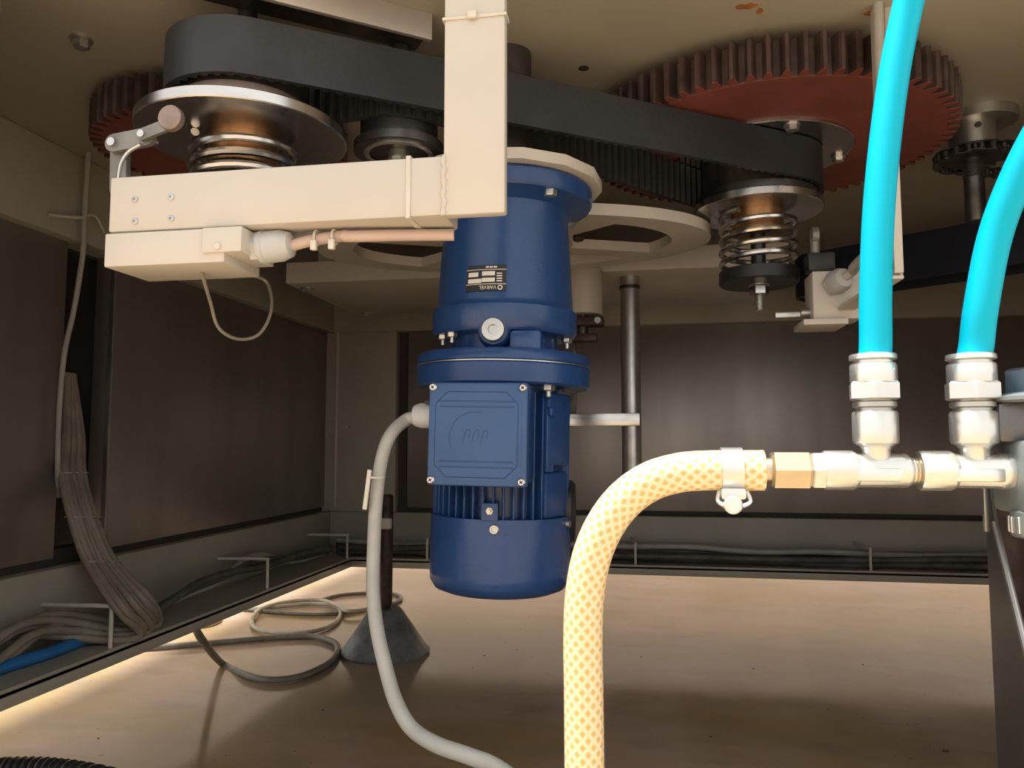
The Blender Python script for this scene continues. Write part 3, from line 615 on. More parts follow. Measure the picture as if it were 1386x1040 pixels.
# silver slide plate by the ceiling above the belt
a = at_z(395, 0, 0.925); b = at_z(585, 48, 0.925)
dirp = (Vector((b.x-a.x, b.y-a.y, 0))).normalized(); M = Matrix(((dirp.x, -dirp.y, 0, b.x), (dirp.y, dirp.x, 0, b.y), (0, 0, 1, 0), (0, 0, 0, 1)))
t = thing('slide_plate', 'bright steel slide plate fixed to the ceiling above the black belt', 'plate', (b.x, b.y, 0.925))
g = G(); g.box(-0.30, 0, 0, 0.006, 0.920, ZC, 0.0008, M); obj('front_strip', g, M_alu, t)
g = G(); g.box(-0.30, -0.002, 0.006, 0.05, 0.93, ZC, 0.0008, M); obj('slide_block', g, M_dsteel, t)  # dark steel colour stands in for the plate's shadowed underside
# ceiling bolt head
p = at_z(110, 52, ZC); t = thing('ceiling_bolt', 'single bolt head with washer in the bare ceiling corner', 'bolt', (p.x, p.y, ZC-0.012))
g = G(); g.lathe([(0.0125, ZC-0.003), (0.0125, ZC)], 20, Matrix.Translation((p.x, p.y, 0))); obj('washer', g, M_zinc, t)
g = G(); hexbolt(g, (p.x, p.y, ZC-0.003), (0, 0, -1), 0.0095, 0.009); obj('bolt_head', g, M_zinc, t)

# ------------------------------------------------------------------ right cream bracket with its limit switch
QY = 0.848; a = at_y(1184, 100, QY); b = at_y(1221, 300, QY); zq = at_y(1215, 372, QY).z
t = thing('angle_bracket', 'slim cream angle bracket behind the taller blue tube, with arm', 'bracket', ((a.x+b.x)/2, QY, zq))
g = G(); g.box(a.x, a.x+0.012, QY, QY+0.010, zq+0.02, ZC, 0.001); g.box(a.x+0.012, b.x, QY, QY+0.004, zq+0.002, ZC, 0.001); up = obj('upright_angle', g, M_cream, t)
g = G(); g.box(a.x, b.x+0.0005, QY+0.002, QY+0.22, zq-0.004, zq, 0.001); g.box(b.x-0.003, b.x+0.0005, QY+0.004, QY+0.22, zq, zq+0.012, 0.001); obj('arm_angle', g, M_cream, t)
sx0 = at_y(1100, 400, 1.04).x; sx1 = at_y(1167, 400, 1.04).x; sz0 = at_y(1130, 432, 1.04).z; sz1 = at_y(1130, 366, 1.04).z
t = thing('limit_switch', 'cream limit switch beside the black spring cap with white gland', 'switch', ((sx0+sx1)/2, 1.06, sz0))
g = G(); g.box(sx0, sx1, 1.04, 1.09, sz0, sz1, 0.002); obj('switch_body', g, M_cream, t)
g = G(); g.box(sx0-0.014, sx1-0.02, 1.03, 1.10, sz0-0.008, sz0-0.0005, 0.001); obj('base_flange', g, M_cream, t)
gl = at_y(1128, 385, 1.04); M = rotM((gl.x, 1.041, gl.z), (0.35, -1, 0.15)); g = G(); g.lathe([(0.016, 0), (0.016, 0.007)], 6, M); g.lathe([(0.0155, 0.007), (0.0155, 0.018), (0.012, 0.026), (0.0065, 0.028)], 24, M); obj('cable_gland', g, M_gland, t)
tip = M @ Vector((0, 0, 0.026))
g = G(); hb = at_y(1108, 345, 1.03); hb.x += 0.004; g.box(hb.x-0.016, hb.x+0.018, 1.035, 1.065, sz1, sz1+0.024, 0.003); obj('plunger_head', g, M_black, t)
g = G(); g.cyl((hb.x-0.004, 1.05, sz1+0.024), (hb.x-0.004, 1.05, sz1+0.045), 0.006, 14); obj('plunger', g, M_dull, t)
g = G(); g.lathe([(0.003, 0), (0.011, 0), (0.011, 0.008), (0.003, 0.008)], 20, rotM((hb.x-0.008, 1.05, sz1+0.05), (1, 0, 0))); obj('plunger_roller', g, M_dull, t)
g = G(); g.cyl((sx0-0.012, 1.06, sz0+0.012), (sx0+0.002, 1.06, sz0+0.012), 0.006, 14); g.box(sx0-0.045, sx0-0.012, 1.055, 1.07, sz0+0.006, sz0+0.014, 0.002); obj('side_plunger', g, M_zinc, t)
g = G(); g.tube([tip, tip+Vector((0.008, -0.012, 0.006)), at_y(1155, 362, 0.97), at_y(1172, 345, 0.92), at_y(1183, 330, 0.87), Vector((a.x-0.001, QY-0.004, zq+0.10)), Vector((a.x+0.003, QY-0.0062, zq+0.17)), Vector((a.x+0.004, QY-0.0062, ZC))], 0.0055, 12); single('switch_cable', g, M_gcable, 'grey cable from white gland rising beside the slim angle bracket', 'cable')

# ------------------------------------------------------------------ navy belt, chain sprocket
a = at_z(1204, 383, 0.81); b = at_z(1386, 356, 0.81); d_ = (b-a).normalized(); p0 = a-d_*0.17; p1 = b+d_*0.75
n_ = Vector((d_.y, -d_.x, 0)); g = G(); M = Matrix(((d_.x, -d_.y, 0, p0.x), (d_.y, d_.x, 0, p0.y), (0, 0, 1, 0), (0, 0, 0, 1)))
LEN = min((p1-p0).length, (XR-0.02-p0.x)/d_.x); pts_o = [(0, 0), (LEN, 0), (LEN, 0.006), (0, 0.006)]
Ln = LEN; loop2 = [Vector((0, 0, 0)), Vector((Ln-0.06, 0, 0))]+[Vector((Ln-0.06+0.05*math.sin(x), 0.05-0.05*math.cos(x), 0)) for x in [PI*i/12 for i in range(1, 13)]]+[Vector((0, 0.10, 0))]+[Vector((-0.05*math.sin(x), 0.05+0.05*math.cos(x), 0)) for x in [PI*i/12 for i in range(1, 12)]]
oo = loop2; ii = offset_loop(loop2, -0.006); va = {}
for key, P, z in (('ol', oo, 0.81), ('oh', oo, 0.903), ('il', ii, 0.81), ('ih', ii, 0.903)): va[key] = [g.bm.verts.new(M @ Vector((p.x, p.y, z))) for p in P]
for i in range(len(oo)):
    j = (i+1) % len(oo)
    for x_, y_ in (('ol', 'oh'), ('oh', 'ih'), ('ih', 'il'), ('il', 'ol')): g.bm.faces.new((va[x_][i], va[x_][j], va[y_][j], va[y_][i]))
single('flat_belt', g, M_navy, 'dark navy flat belt stretched behind the blue tubes', 'belt')
for px, lb in ((0.0, 'plain steel roller inside the navy flat belt behind the black spring cap'), (Ln-0.06, 'plain steel roller inside the navy flat belt by the added front panel')):
    c = M @ Vector((px, 0.05, 0)); t = thing('belt_roller', lb, 'roller', (c.x, c.y, 0.815), 'rollers of the navy belt')
    g = G(); g.lathe([(0.043, 0.815), (0.043, 0.90)], 32, Matrix.Translation((c.x, c.y, 0))); obj('roller_drum', g, M_dsteel, t)
    g = G(); g.lathe([(0.012, 0.90), (0.012, ZC)], 16, Matrix.Translation((c.x, c.y, 0))); obj('roller_pin', g, M_zinc, t)
# sprocket
S = at_d(1314, 215, 1.09); sx, sy = S.x+0.005, S.y+0.005
t = thing('chain_sprocket', 'dark oily chain sprocket on a short shaft under a steel flange bush', 'sprocket', (sx, sy, 0.79)); T = Matrix.Translation((sx, sy, 0))
zs_ = at_d(1314, 212, 1.09).z
g = G(); g.lathe([(0.0115, 0.795), (0.0130, 0.797), (0.0130, zs_+0.02)], 20, T); obj('shaft', g, M_dsteel, t)
g = G(); pr = []; z = zs_-0.03
while z < zs_-0.006: pr += [(0.0128, z), (0.0142, z+0.0015)]; z += 0.003
g.lathe(pr, 20, T); obj('shaft_thread', g, M_dsteel, t)
SR = 0.046; NT = 15
pts = []
for i in range(NT):
    for f, r_ in ((0.0, SR-0.007), (0.25, SR-0.006), (0.42, SR+0.004), (0.58, SR+0.004), (0.75, SR-0.006)): aa = 2*PI*(i+f)/NT; pts.append((sx+r_*math.cos(aa), sy+r_*math.sin(aa)))
g = G(); g.prism(pts, zs_-0.003, zs_+0.003); obj('sprocket_wheel', g, M_dsteel, t, flat=True)
g = G(); g.lathe([(0.025, zs_+0.012), (0.030, zs_+0.014), (0.030, ZC-0.012)], 32, T); obj('bush_body', g, M_brass if False else M_zinc, t)
g = G(); g.lathe([(0.030, ZC-0.014), (0.046, ZC-0.014), (0.047, ZC-0.013), (0.047, ZC)], 40, Matrix.Translation((sx+0.012, sy, 0))); obj('bush_flange', g, M_zinc, t)
g = G(); g.cyl((sx-0.004, sy-0.029, ZC-0.026), (sx-0.004, sy-0.033, ZC-0.026), 0.004, 10); obj('grub_screw', g, M_dsteel, t)
# chain: links around the sprocket then two runs to the right
ct = thing('roller_chain', 'dark oily roller chain wrapped on the sprocket and running off along the deck', 'chain', (sx, sy, zs_-0.008))
dirc = Vector((0.93, 0.36, 0)).normalized(); aN = math.atan2(dirc.y, dirc.x)
path = []
s1 = Vector((sx, sy, zs_))+Vector((dirc.y, -dirc.x, 0))*SR; s2_ = Vector((sx, sy, zs_))-Vector((dirc.y, -dirc.x, 0))*SR
path = [s1+dirc*0.55, s1]+[Vector((sx+SR*math.cos(x), sy+SR*math.sin(x), zs_)) for x in [aN-PI/2-PI*i/14 for i in range(1, 14)]]+[s2_, s2_+dirc*0.55]
def walk(P, st):
    out = [P[0]]; rem = st
    for a_, b_ in zip(P, P[1:]):
        l = (b_-a_).length; pos = 0
        while pos+rem <= l: pos += rem; out.append(a_+(b_-a_)*(pos/l)); rem = st
        rem -= (l-pos)
    return out
CP_ = walk(path, 0.0155)
def link_mesh(wide):
    g = G(); L = 0.0155; zo = 0.0062 if wide else 0.0045
    for s in (-1, 1):
        n = 6; pts = [(0.0055*math.cos(x), 0.0055*math.sin(x)) for x in [PI/2+PI*i/n for i in range(n+1)]]+[(L+0.0055*math.cos(x), 0.0055*math.sin(x)) for x in [-PI/2+PI*i/n for i in range(n+1)]]
        g.prism(pts, s*zo-0.0007, s*zo+0.0007)
    g.cyl((0, 0, -zo-0.0012), (0, 0, zo+0.0012), 0.0023 if wide else 0.0042, 10)
    if wide: g.cyl((L, 0, -zo-0.0012), (L, 0, zo+0.0012), 0.0023, 10)
    else: g.cyl((L, 0, -zo), (L, 0, zo), 0.0042, 10)
    return g
lm = []
for k in range(2):
    o = obj('chain_link', link_mesh(k == 0), M_dsteel); lm.append(o.data); bpy.data.objects.remove(o)
for i in range(len(CP_)-1):
    a_, b_ = CP_[i], CP_[i+1]
    o = bpy.data.objects.new('chain_link', lm[i % 2]); COL.objects.link(o); o.parent = ct
    o.location = a_-OFF[ct.name]; o.rotation_euler = (0, 0, math.atan2(b_.y-a_.y, b_.x-a_.x))

# ------------------------------------------------------------------ foreground air manifold
MY = 0.448; mp0 = at_y(1185, 637, MY); MZ = mp0.z
def mx(px): return at_y(px, 637, MY).x
t = thing('air_manifold', 'bright nickel air manifold of two tees with brass hose barb', 'manifold', (mx(1200), MY, MZ-0.011))
XM = lambda p: rotM((p, MY, MZ), (1, 0, 0))
def turned(name, pa, pb, prof, m, n=28, M=None):
    g = G(); x0 = mx(pa); L = mx(pb)-x0; g.lathe([(r, f*L) for r, f in prof], n, XM(x0)); return obj(name, g, m, t)
turned('hose_barb', 1002, 1048, [(0.0062, 0), (0.0066, 0.5), (0.0066, 1)], M_brass)
turned('hex_adapter', 1043, 1096, [(0.0095, 0), (0.0112, 0.06), (0.0112, 0.94), (0.0100, 1)], M_brass, 6)
turned('hex_nut', 1096, 1116, [(0.0095, 0), (0.0108, 0.15), (0.0108, 0.9), (0.0098, 1)], M_nickel, 6)
turned('tee_socket', 1114, 1160, [(0.0102, 0), (0.0107, 0.06), (0.0107, 0.86), (0.0092, 1)], M_nickel)
turned('tee_body', 1158, 1236, [(0.0092, 0), (0.0092, 0.86), (0.0082, 0.93), (0.0072, 0.97), (0.0072, 1.0)], M_nickel)
turned('male_thread', 1234, 1245, [(0.0068, 0), (0.0075, 0.2), (0.0068, 0.4), (0.0075, 0.6), (0.0068, 0.8), (0.0068, 1)], M_brass)
turned('tee_socket', 1243, 1292, [(0.0102, 0), (0.0107, 0.06), (0.0107, 0.86), (0.0092, 1)], M_nickel)
turned('tee_body', 1290, 1372, [(0.0092, 0), (0.0092, 0.7), (0.0098, 0.75), (0.0098, 0.95), (0.0085, 1)], M_nickel)
for pc in (1185, 1320): c = mx(pc); g = G(); g.box(c-0.013, c+0.011, MY-0.0098, MY-0.006, MZ-0.0055, MZ+0.0015, 0.001); obj('tee_flat', g, M_nickel, t)
TOPS = []
for pc in (1187, 1321):
    c = mx(pc)
    zz = lambda py: at_y(pc, py, MY).z
    g = G(); T = Matrix.Translation((c, MY, 0))
    g.lathe([(0.0072, MZ), (0.0072, zz(609)), (0.0085, zz(604)), (0.0112, zz(600)), (0.0117, zz(596)), (0.0117, zz(560)), (0.0108, zz(557))], 28, T); obj('branch_socket', g, M_nickel, t)
    g = G(); g.lathe([(0.0095, zz(558)), (0.0095, zz(553)), (0.0112, zz(551)), (0.0112, zz(545)), (0.0095, zz(543)), (0.0095, zz(541))], 28, T); obj('thread_ring', g, M_zinc, t)
    g = G(); g.lathe([(0.0125, zz(542)), (0.0138, zz(540)), (0.0138, zz(520)), (0.0126, zz(517))], 6, T @ Matrix.Rotation(0.35, 4, 'Z')); obj('hex_collar', g, M_nickel, t)
    g = G(); g.lathe([(0.0118, zz(518)), (0.0120, zz(516)), (0.0120, zz(495)), (0.0112, zz(492))], 28, T); obj('push_fitting', g, M_nickel, t)
    g = G(); g.lathe([(0.0100, zz(492)), (0.0100, zz(489)), (0.0122, zz(487)), (0.0122, zz(482)), (0.0116, zz(480)), (0.0092, zz(480))], 28, T); obj('release_ring', g, M_nickel, t)
    TOPS.append((c, zz(485)))
# blue tubes
def bt_path(pp, c, z):
    return [Vector((c, MY, z-0.005))]+[at_y(px, py, y) for px, py, y in pp]
pA = bt_path([(1185, 470, 0.448), (1185, 400, 0.449), (1189, 290, 0.451), (1198, 190, 0.453), (1211, 95, 0.455), (1228, 10, 0.455), (1252, -90, 0.45), (1285, -200, 0.44)], *TOPS[0]) + [Vector((0.27, 0.43, 0.95)), Vector((0.30, 0.42, 1.10))]
pB = bt_path([(1321, 470, 0.448), (1327, 420, 0.446), (1344, 330, 0.444), (1368, 260, 0.44), (1404, 185, 0.435), (1455, 105, 0.43), (1530, 20, 0.42)], *TOPS[1]) + [Vector((0.47, 0.405, 0.76)), Vector((0.56, 0.39, 0.83)), Vector((0.63, 0.38, 0.93)), Vector((0.65, 0.38, 1.10))]
for P, lb in ((pA, 'taller bright blue air tube rising from the tee nearest the brass adapter'), (pB, 'bright blue air tube bending away from the tee beside the grey valve')):
    g = G(); g.tube(P, 0.0084, 20); single('air_tube', g, M_cyan, lb, 'air tube', 'blue air tubes')
# yellow braided hose
hp = [(1034, 637), (1000, 637), (960, 637), (920, 640), (880, 652), (845, 677), (818, 713), (800, 757), (791, 810), (789, 870), (790, 940), (791, 1040), (792, 1150)]
HP = [at_y(x, y, MY-0.0*i) for i, (x, y) in enumerate(hp)]; HP.append(Vector((HP[-1].x, MY, 0.13))); HP.append(Vector((HP[-1].x+0.01, MY-0.02, 0.05))); HP.append(Vector((HP[-1].x+0.06, MY-0.06, 0.0125))); HP.append(Vector((HP[-1].x+0.2, MY-0.12, 0.0125)))
g = G(); g.tube(HP, 0.0112, 28, 10, uv=True); single('braided_hose', g, M_hose, 'thick yellow braided hose curving down from the air manifold', 'hose')
# hose clamp
c = mx(990); t = thing('hose_clamp', 'silver band clamp with screw on the yellow hose', 'clamp', (c, MY, MZ-0.024))
g = G(); g.lathe([(0.0113, -0.006), (0.0124, -0.0058), (0.0124, 0.0058), (0.0113, 0.006)], 32, XM(c), cap=False); obj('clamp_band', g, M_nickel, t)
g = G(); g.box(c-0.007, c+0.007, MY-0.010, MY+0.004, MZ-0.0165, MZ-0.0095, 0.002); obj('screw_housing', g, M_nickel, t)
g = G(); g.cyl((c-0.001, MY-0.016, MZ-0.0185), (c-0.001, MY+0.008, MZ-0.0185), 0.0050, 20, ch=0.0008); cs = obj('clamp_screw', g, M_nickel, t)
g = G(); g.tube([(c-0.0075, MY-0.006, MZ-0.012), (c-0.0085, MY-0.010, MZ-0.017), (c-0.004, MY-0.012, MZ-0.0195)], 0.0012, 8); g.tube([(c+0.0075, MY-0.006, MZ-0.012), (c+0.0085, MY-0.010, MZ-0.017), (c+0.004, MY-0.012, MZ-0.0195)], 0.0012, 8); obj('clamp_ears', g, M_nickel, t)
# valve body at the right edge
vx = mx(1368); t = thing('air_valve', 'grey cast air valve block at the end of the manifold with blue hex bolt', 'valve', (vx+0.03, MY, MZ-0.05))
zz = lambda py: at_y(1375, py, MY).z
g = G(); g.box(vx-0.001, vx+0.06, MY-0.022, MY+0.022, zz(695), zz(596), 0.003); obj('valve_block', g, M_valve, t)
g = G(); g.box(vx-0.008, vx+0.06, MY-0.008, MY+0.024, zz(600), zz(545), 0.003); obj('valve_neck', g, M_sheet, t)
g = G(); T = Matrix.Translation((vx+0.014, MY, 0)); g.lathe([(0.020, zz(546)), (0.023, zz(543)), (0.023, zz(538)), (0.014, zz(532))], 32, T); obj('valve_washer', g, M_valve, t)
g = G(); g.lathe([(0.0145, zz(533)), (0.0145, zz(503)), (0.012, zz(499))], 6, T); obj('hex_bolt', g, mat('blue_zinc', (0.14, 0.20, 0.27), 0.35, 0.7), t)
g = G(); T = Matrix.Translation((vx+0.012, MY-0.006, 0)); pr = [(0.0135, zz(726)), (0.0150, zz(723)), (0.0150, zz(692)), (0.012, zz(688))]
g.lathe(pr, 24, T); kb = obj('knurled_knob', g, M_valve, t)
for k in range(18):
    a_ = 2*PI*k/18; g = G(); g.box(0.0142, 0.0160, -0.0011, 0.0011, zz(720), zz(698), 0.0004, T @ Matrix.Rotation(a_, 4, 'Z'), 1); obj('knurl_ridge', g, M_nickel, kb)
# front leg: gusseted sheet post that carries the valve
PX = at_y(1334, 700, 0.75).x
t = thing('frame_leg', 'dark sheet steel frame leg with slanted bright edge below the air valve', 'leg', (PX+0.03, 0.68, 0.0))
MX = Matrix(((0, 0, 1, 0), (1, 0, 0, 0), (0, 1, 0, 0), (0, 0, 0, 1)))
k0 = at_x(1346, 707, PX); k1 = at_x(1386, 868, PX); sl = (k1.y-k0.y)/(k1.z-k0.z)
def dy(z): return k0.y+(z-k0.z)*sl
ztop = at_y(1334, 640, 0.75).z
g = G(); g.prism([(0.75, 0.012), (0.75, ztop), (0.742, ztop), (k0.y, k0.z), (dy(0.22), 0.22), (dy(0.22), 0.012)], PX, PX+0.003, MX); obj('gusset_sheet', g, M_sheet, t)
e = Vector((0, k1.y-k0.y, k1.z-k0.z)).normalized()
g = G(); g.cyl((PX-0.0006, k0.y, k0.z), (PX-0.0006, dy(0.22), 0.22), 0.0024, 8); obj('cut_edge_highlight', g, M_zinc, t)  # bright strip imitates the highlight on the slanted edge
g = G(); g.box(PX-0.0015, PX+0.004, 0.748, 0.753, at_y(1334, 720, 0.75).z, ztop, 0.0005); obj('rear_edge_highlight', g, M_zinc, t)  # bright strip imitates the highlight down the far edge
g = G(); g.box(PX+0.035, PX+0.065, 0.70, 0.752, 0.012, ztop+0.05, 0.003); obj('leg_column', g, M_rod, t)
g = G(); g.box(PX+0.003, PX+0.036, 0.742, 0.748, 0.012, ztop+0.05, 0.001); obj('leg_web', g, M_rod, t)
g = G(); g.box(PX-0.03, PX+0.09, 0.61, 0.80, 0.0, 0.012, 0.002); obj('foot_plate', g, M_sheet, t)
g = G(); g.box(vx+0.045, PX+0.06, MY+0.018, 0.705, zz(670), zz(640), 0.002); obj('valve_arm', g, M_sheet, t)

# ------------------------------------------------------------------ levelling foot
fp = at_z(521, 884, 0); t = thing('levelling_foot', 'grey cast iron cone levelling foot with rusty rod on the floor', 'machine foot', (fp.x, fp.y, 0))
zt_ = at_y(521, 823, fp.y).z; T = Matrix.Translation((fp.x, fp.y, 0))
g = G(); g.lathe([(0.092, 0), (0.1015, 0.0), (0.103, 0.006), (0.097, 0.014), (0.040, zt_-0.006), (0.034, zt_), (0.012, zt_)], 40, T)
for v in g.bm.verts:
    if v.co.z < 0.02: r_ = random.uniform(0.985, 1.015); v.co.x = fp.x+(v.co.x-fp.x)*r_; v.co.y = fp.y+(v.co.y-fp.y)*r_
obj('foot_cone', g, M_cast, t)
zr = at_y(521, 672, fp.y).z
g = G(); g.lathe([(0.010, zt_-0.001), (0.0135, zt_+0.006), (0.0155, zt_+0.012), (0.0155, zr), (0.013, zr+0.004)], 18, T); obj('foot_rod', g, M_rod, t)
zn = at_y(524, 708, fp.y).z
g = G(); g.box(fp.x-0.012, fp.x+0.018, fp.y-0.024, fp.y-0.010, zn-0.013, zn+0.013, 0.004); obj('rod_nut', g, M_tie, t)

# ------------------------------------------------------------------ cables
def cable(name, pts, r, m, label, group=None, sub=8, cat='cable', n=10):
    g = G(); g.tube(pts, r, n, sub); return single(name, g, m, label, cat, group)
# motor supply cable
gl_w = Vector((mb.x, mb.y, mz))+Vector((bx0-0.024, -0.092, gz))+Vector((0.003, 0, 0))
mc = [gl_w, gl_w+Vector((-0.012, 0, -0.004))]+[at_d(x, y, d) for x, y, d in [(528, 590, 0.80), (516, 625, 0.79), (509, 680, 0.78), (506, 740, 0.77), (505, 800, 0.755), (510, 850, 0.74), (521, 900, 0.72), (535, 948, 0.70), (556, 985, 0.68), (590, 1008, 0.66), (635, 1024, 0.64), (680, 1044, 0.635), (760, 1110, 0.62)]]
mc += [Vector((0.05, 0.62, 0.10)), Vector((0.14, 0.66, 0.012)), Vector((0.30, 0.80, 0.0075))]
cable('motor_cable', mc, 0.0068, M_gcable, 'light grey power cable sagging from the motor terminal box', n=14)
c = at_d(509, 660, 0.774); g = G(); g.box(-0.0022, 0.0022, -0.003, 0.0, -0.022, 0.018, 0.0008, Matrix.Translation(c+Vector((-0.007, -0.004, 0))) @ Matrix.Rotation(0.12, 4, 'Y')); g.tube([Vector((c.x+0.0076*math.cos(a), c.y+0.0076*math.sin(a), c.z+0.010)) for a in [2*PI*i/14 for i in range(14)]], 0.0011, 6, 1, closed=True)
single('cable_tie', g, M_tie, 'white cable tie with long tail on the motor power cable', 'cable tie')
# tied bundle on the left: six cables come out of the recess and turn back along the shelf
bc = []
for k in range(7):
    f = k/6
    top = Vector((XL-0.055+0.0*k, at_x(92+8*f, 540, XL-0.05).y, 0.60))
    P = [top, at_x(88+22*f, 590, XL-0.035+0.004*(k % 2)), at_x(84+28*f, 640, XL-0.01+0.004*(k % 2)), at_x(96+32*f, 700, XL+0.030+0.004*(k % 3)), at_x(117+38*f, 760, XL+0.052+0.004*(k % 2))]
    a_ = at_z(160+42*f, 826-16*f, 0.235+0.003*(k % 2)); b_ = at_z(190+25*f, 856-14*f, 0.190)
    b_.z = 0.188+0.006*(k % 3)
    P += [a_, b_, Vector((b_.x-0.02, b_.y-0.03, 0.184+0.004*(k % 3))), Vector((XL+0.040+0.008*(k % 4), b_.y-0.10, 0.205+0.008*(k % 3))), Vector((XL+0.036+0.008*(k % 4), b_.y-0.18, 0.218+0.008*(k % 3))), Vector((XL+0.034+0.010*(k % 4), b_.y-0.29, 0.192+0.009*(k % 3))), Vector((XL+0.026+0.01*(k % 3), YF+0.045, 0.186+0.007*(k % 3)))]
    cable('bundle_cable', P, 0.0062, M_bundle, 'one of the grey cables in the tied bundle dropping from wall recess to shelf', 'grey cables of the tied bundle')
    bc.append(P)
for row in (2, 3, 4):
    ring = [bc[k][row]+Vector((0.0078, 0, 0)) for k in range(7)]+[bc[k][row]+Vector((-0.0078, 0, 0)) for k in reversed(range(7))]
    ring = [p+Vector((0, 0.003*(-1 if i in (0, 13) else (1 if i in (6, 7) else 0)), 0)) for i, p in enumerate(ring)]
    g = G(); g.tube(ring, 0.0012, 6, 3, closed=True); single('cable_tie', g, M_gcable, ('highest', 'middle', 'lowest')[row-2]+' thin pale tie around the grey cable bundle by the wall recess', 'cable tie', 'ties around the grey cable bundle')
# thin cable hanging down the left wall
th_ = [at_d(119, 185, 1.20), at_d(118, 290, 1.18), at_x(112, 345, XL+0.02), at_x(100, 420, XL+0.0), at_x(87, 480, XL-0.005), at_x(80, 560, XL-0.01), at_x(78, 640, XL-0.012), at_x(80, 672, XL-0.03)]
th_[0] = Vector((XL+0.022, th_[2].y, ZC)); th_[1] = Vector((XL+0.020, th_[2].y, 0.84))
cable('thin_cable', th_, 0.0042, M_gcable, 'single thin beige cable hanging down the left wall to the recess')
g = G(); p = at_x(100, 295, XL+0.01); g.tube([p+Vector((0, -0.05, -0.01)), p+Vector((0.008, 0, 0)), p+Vector((0.012, 0.03, 0.012)), p+Vector((0.0, 0.07, -0.004))], 0.0024, 8)
single('cable_clip', g, M_tie, 'thin wire clip on the upper left beam holding the hanging cable', 'clip')
# short blue pipe stub on the shelf
a_ = at_z(55, 874, 0.20); b_ = at_z(132, 858, 0.20)
cable('blue_pipe', [Vector((XL+0.045, YF+0.05, 0.1875)), Vector((XL+0.060, a_.y-0.05, 0.1875)), Vector((XL+0.066, a_.y, 0.1875)), Vector((XL+0.060, b_.y+0.02, 0.1875)), Vector((XL+0.045, b_.y+0.10, 0.1875))], 0.0088, M_bluepipe, 'blue plastic pipe lying on the left shelf under grey cables', cat='pipe')
# left shelf cables further back
for k in range(3):
    P = [Vector((XL+0.04+0.02*k, 1.20, 0.188+0.004*k)), Vector((XL+0.05+0.015*k, 1.32, 0.20+0.012*k)), Vector((XL+0.055+0.01*k, 1.45, 0.21+0.008*k)), Vector((XL+0.035+0.012*k, 1.62, 0.235-0.012*k)), Vector((XL+0.04+0.014*k, 1.80, 0.195+0.010*k)), Vector((XL+0.05+0.014*k, 1.96, 0.192+0.008*k))]
    cable('shelf_cable', P, 0.007, (M_gcable, M_dcable, M_dcable)[k], ('light grey cable arching along the left shelf beyond the bundle' if k == 0 else 'dark dusty cable lying along the left shelf beyond the bundle'), 'cables on the left shelf')
# back shelf cables
for k in range(5):
    rd = random.Random(40+k); P = []
    x = XL+0.03+0.01*k
    while x < XR-0.1:
        P.append(Vector((x, YB-0.018-0.02*k, 0.188+0.011*(k % 3)+rd.uniform(-0.002, 0.010)))); x += 0.16
    cable('shelf_cable', P, 0.0105 if k % 2 else 0.008, (M_dcable, M_dcable, M_gcable, M_dcable, M_dcable)[k], 'dusty cable lying along the back shelf' if k != 2 else 'lighter grey cable waving along the back shelf', 'cables on the back shelf' if k != 2 else None)
# wire clips on the shelves
def clip_left(px, py, where):
    y = at_x(px, py, XLIP-0.004).y; g = G()
    g.tube([(XL+0.001, y-0.01, 0.240), (XLIP-0.012, y, 0.240), (XLIP-0.006, y, 0.236), (XLIP-0.005, y, 0.228), (XLIP-0.005, y, ZS)], 0.0032, 8, 3)
    single('cable_clip', g, M_tie, 'bent pale wire clip on the left shelf '+where, 'clip', 'wire clips on the left shelf')
for p in ((150, 872, 'beside the blue pipe'), (362, 800, 'beyond the grey cable bundle'), (470, 765, 'next to the rail corner')): clip_left(*p)
for px, wh in ((578, 'beside the motor fan cowl'), (860, 'behind the yellow hose bend'), (1178, 'below the bright air manifold')):
    x = at_y(px, 745, YLIP+0.004).x; g = G(); g.tube([(x-0.01, YB-0.001, 0.232), (x, YLIP+0.012, 0.232), (x, YLIP+0.006, 0.228), (x, YLIP+0.005, 0.22), (x, YLIP+0.005, ZS)], 0.0032, 8, 3)
    single('cable_clip', g, M_tie, 'bent pale wire clip on the back shelf '+wh, 'clip', 'wire clips on the back shelf')
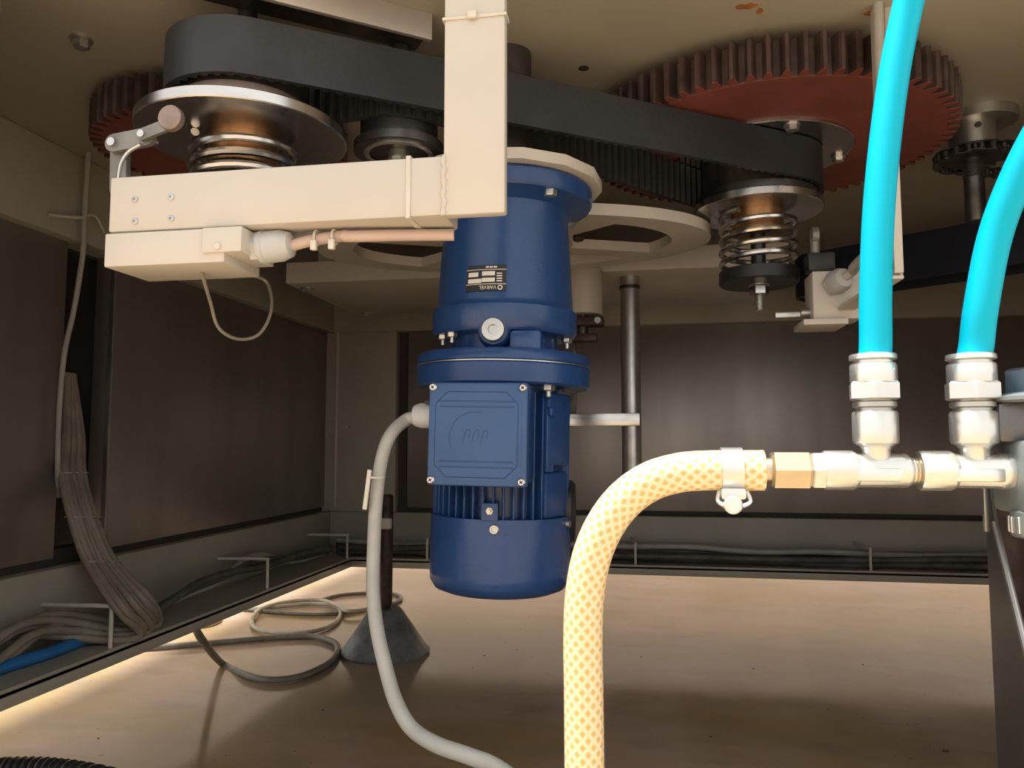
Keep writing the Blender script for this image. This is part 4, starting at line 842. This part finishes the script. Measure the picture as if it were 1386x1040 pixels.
# loops on the floor
def fl_pts(pp, z): return [at_z(x, y, z) for x, y in pp]
P = [Vector((at_z(266, 848, 0.17).x, at_z(266, 848, 0.17).y, 0.172))]
P = [at_d(262, 842, 1.45), at_d(272, 864, 1.43)]+fl_pts([(300, 898), (335, 915), (370, 921), (410, 915), (445, 898), (457, 882), (452, 870), (425, 862), (380, 863), (320, 868), (260, 873), (190, 878), (120, 880)], 0.0075)
P[0].z = max(P[0].z, 0.12)
cable('floor_cable', P, 0.0072, M_ocable, 'olive grey cable looping widely on the floor before the cone foot')
P = fl_pts([(330, 826), (370, 822), (420, 818), (452, 820), (461, 830), (452, 845), (425, 855), (385, 858), (350, 853), (341, 842), (352, 828), (385, 819), (430, 816), (455, 823), (470, 832), (500, 830)], 0.006)
for i, p in enumerate(P): p.z = 0.006+0.010*(i/15)*(1 if i > 9 else 0.2)
cable('floor_cable', P, 0.0056, M_ycable, 'straw coloured cable coiled small on the floor beside the cone foot')
P = fl_pts([(318, 824), (370, 829), (430, 832), (470, 829), (510, 822), (535, 816), (543, 809), (530, 804), (500, 803), (460, 806), (436, 812)], 0.0055)
cable('floor_cable', P, 0.0052, M_ocable, 'thin dark cable passing behind the cone foot on the floor')
P = fl_pts([(262, 850), (285, 846), (298, 840), (296, 836)], 0.005)
cable('floor_cable', P, 0.005, M_ycable, 'short pale cable end poking out under the left rail')
# corrugated conduit at the lower left
q0 = at_z(-60, 1052, 0.0); P = fl_pts([(-90, 1046), (-20, 1042), (60, 1042), (130, 1052), (200, 1072), (290, 1110), (420, 1190), (640, 1290)], 0.0167)
P.insert(0, P[0]+Vector((-0.12, -0.10, 0)))
P = spline(P, 40); g = G(); 
g.tube(P, 0.014, 16, raw=True, rad=lambda l, L: 0.0145+0.0022*math.sin(l*2*PI/0.0055))
single('corrugated_conduit', g, M_conduit, 'black corrugated conduit lying on the floor at the edge', 'conduit')
# crumbs on the floor
g = G(); rd = random.Random(5)
for px, py, s in [(437, 962, 3), (133, 1000, 2), (655, 888, 2.2), (700, 880, 1.6), (905, 783, 3), (868, 890, 1.8), (1020, 906, 2.4), (962, 998, 2.6), (1168, 900, 2), (1280, 1018, 4), (640, 905, 1.6), (1120, 960, 1.6)]+[(rd.uniform(50, 1300), rd.uniform(830, 1035), rd.uniform(0.7, 1.3)) for _ in range(26)]:
    p = at_z(px, py, 0); r_ = s*0.0007
    bmesh.ops.create_icosphere(g.bm, subdivisions=1, radius=r_, matrix=Matrix.Translation((p.x, p.y, r_*0.4)) @ Matrix.Diagonal((rd.uniform(1, 2.2), 1, 0.6, 1)))
o = single('floor_grit', g, M_rod, 'dark crumbs of dirt scattered on the floor', 'dirt'); o['kind'] = 'stuff'
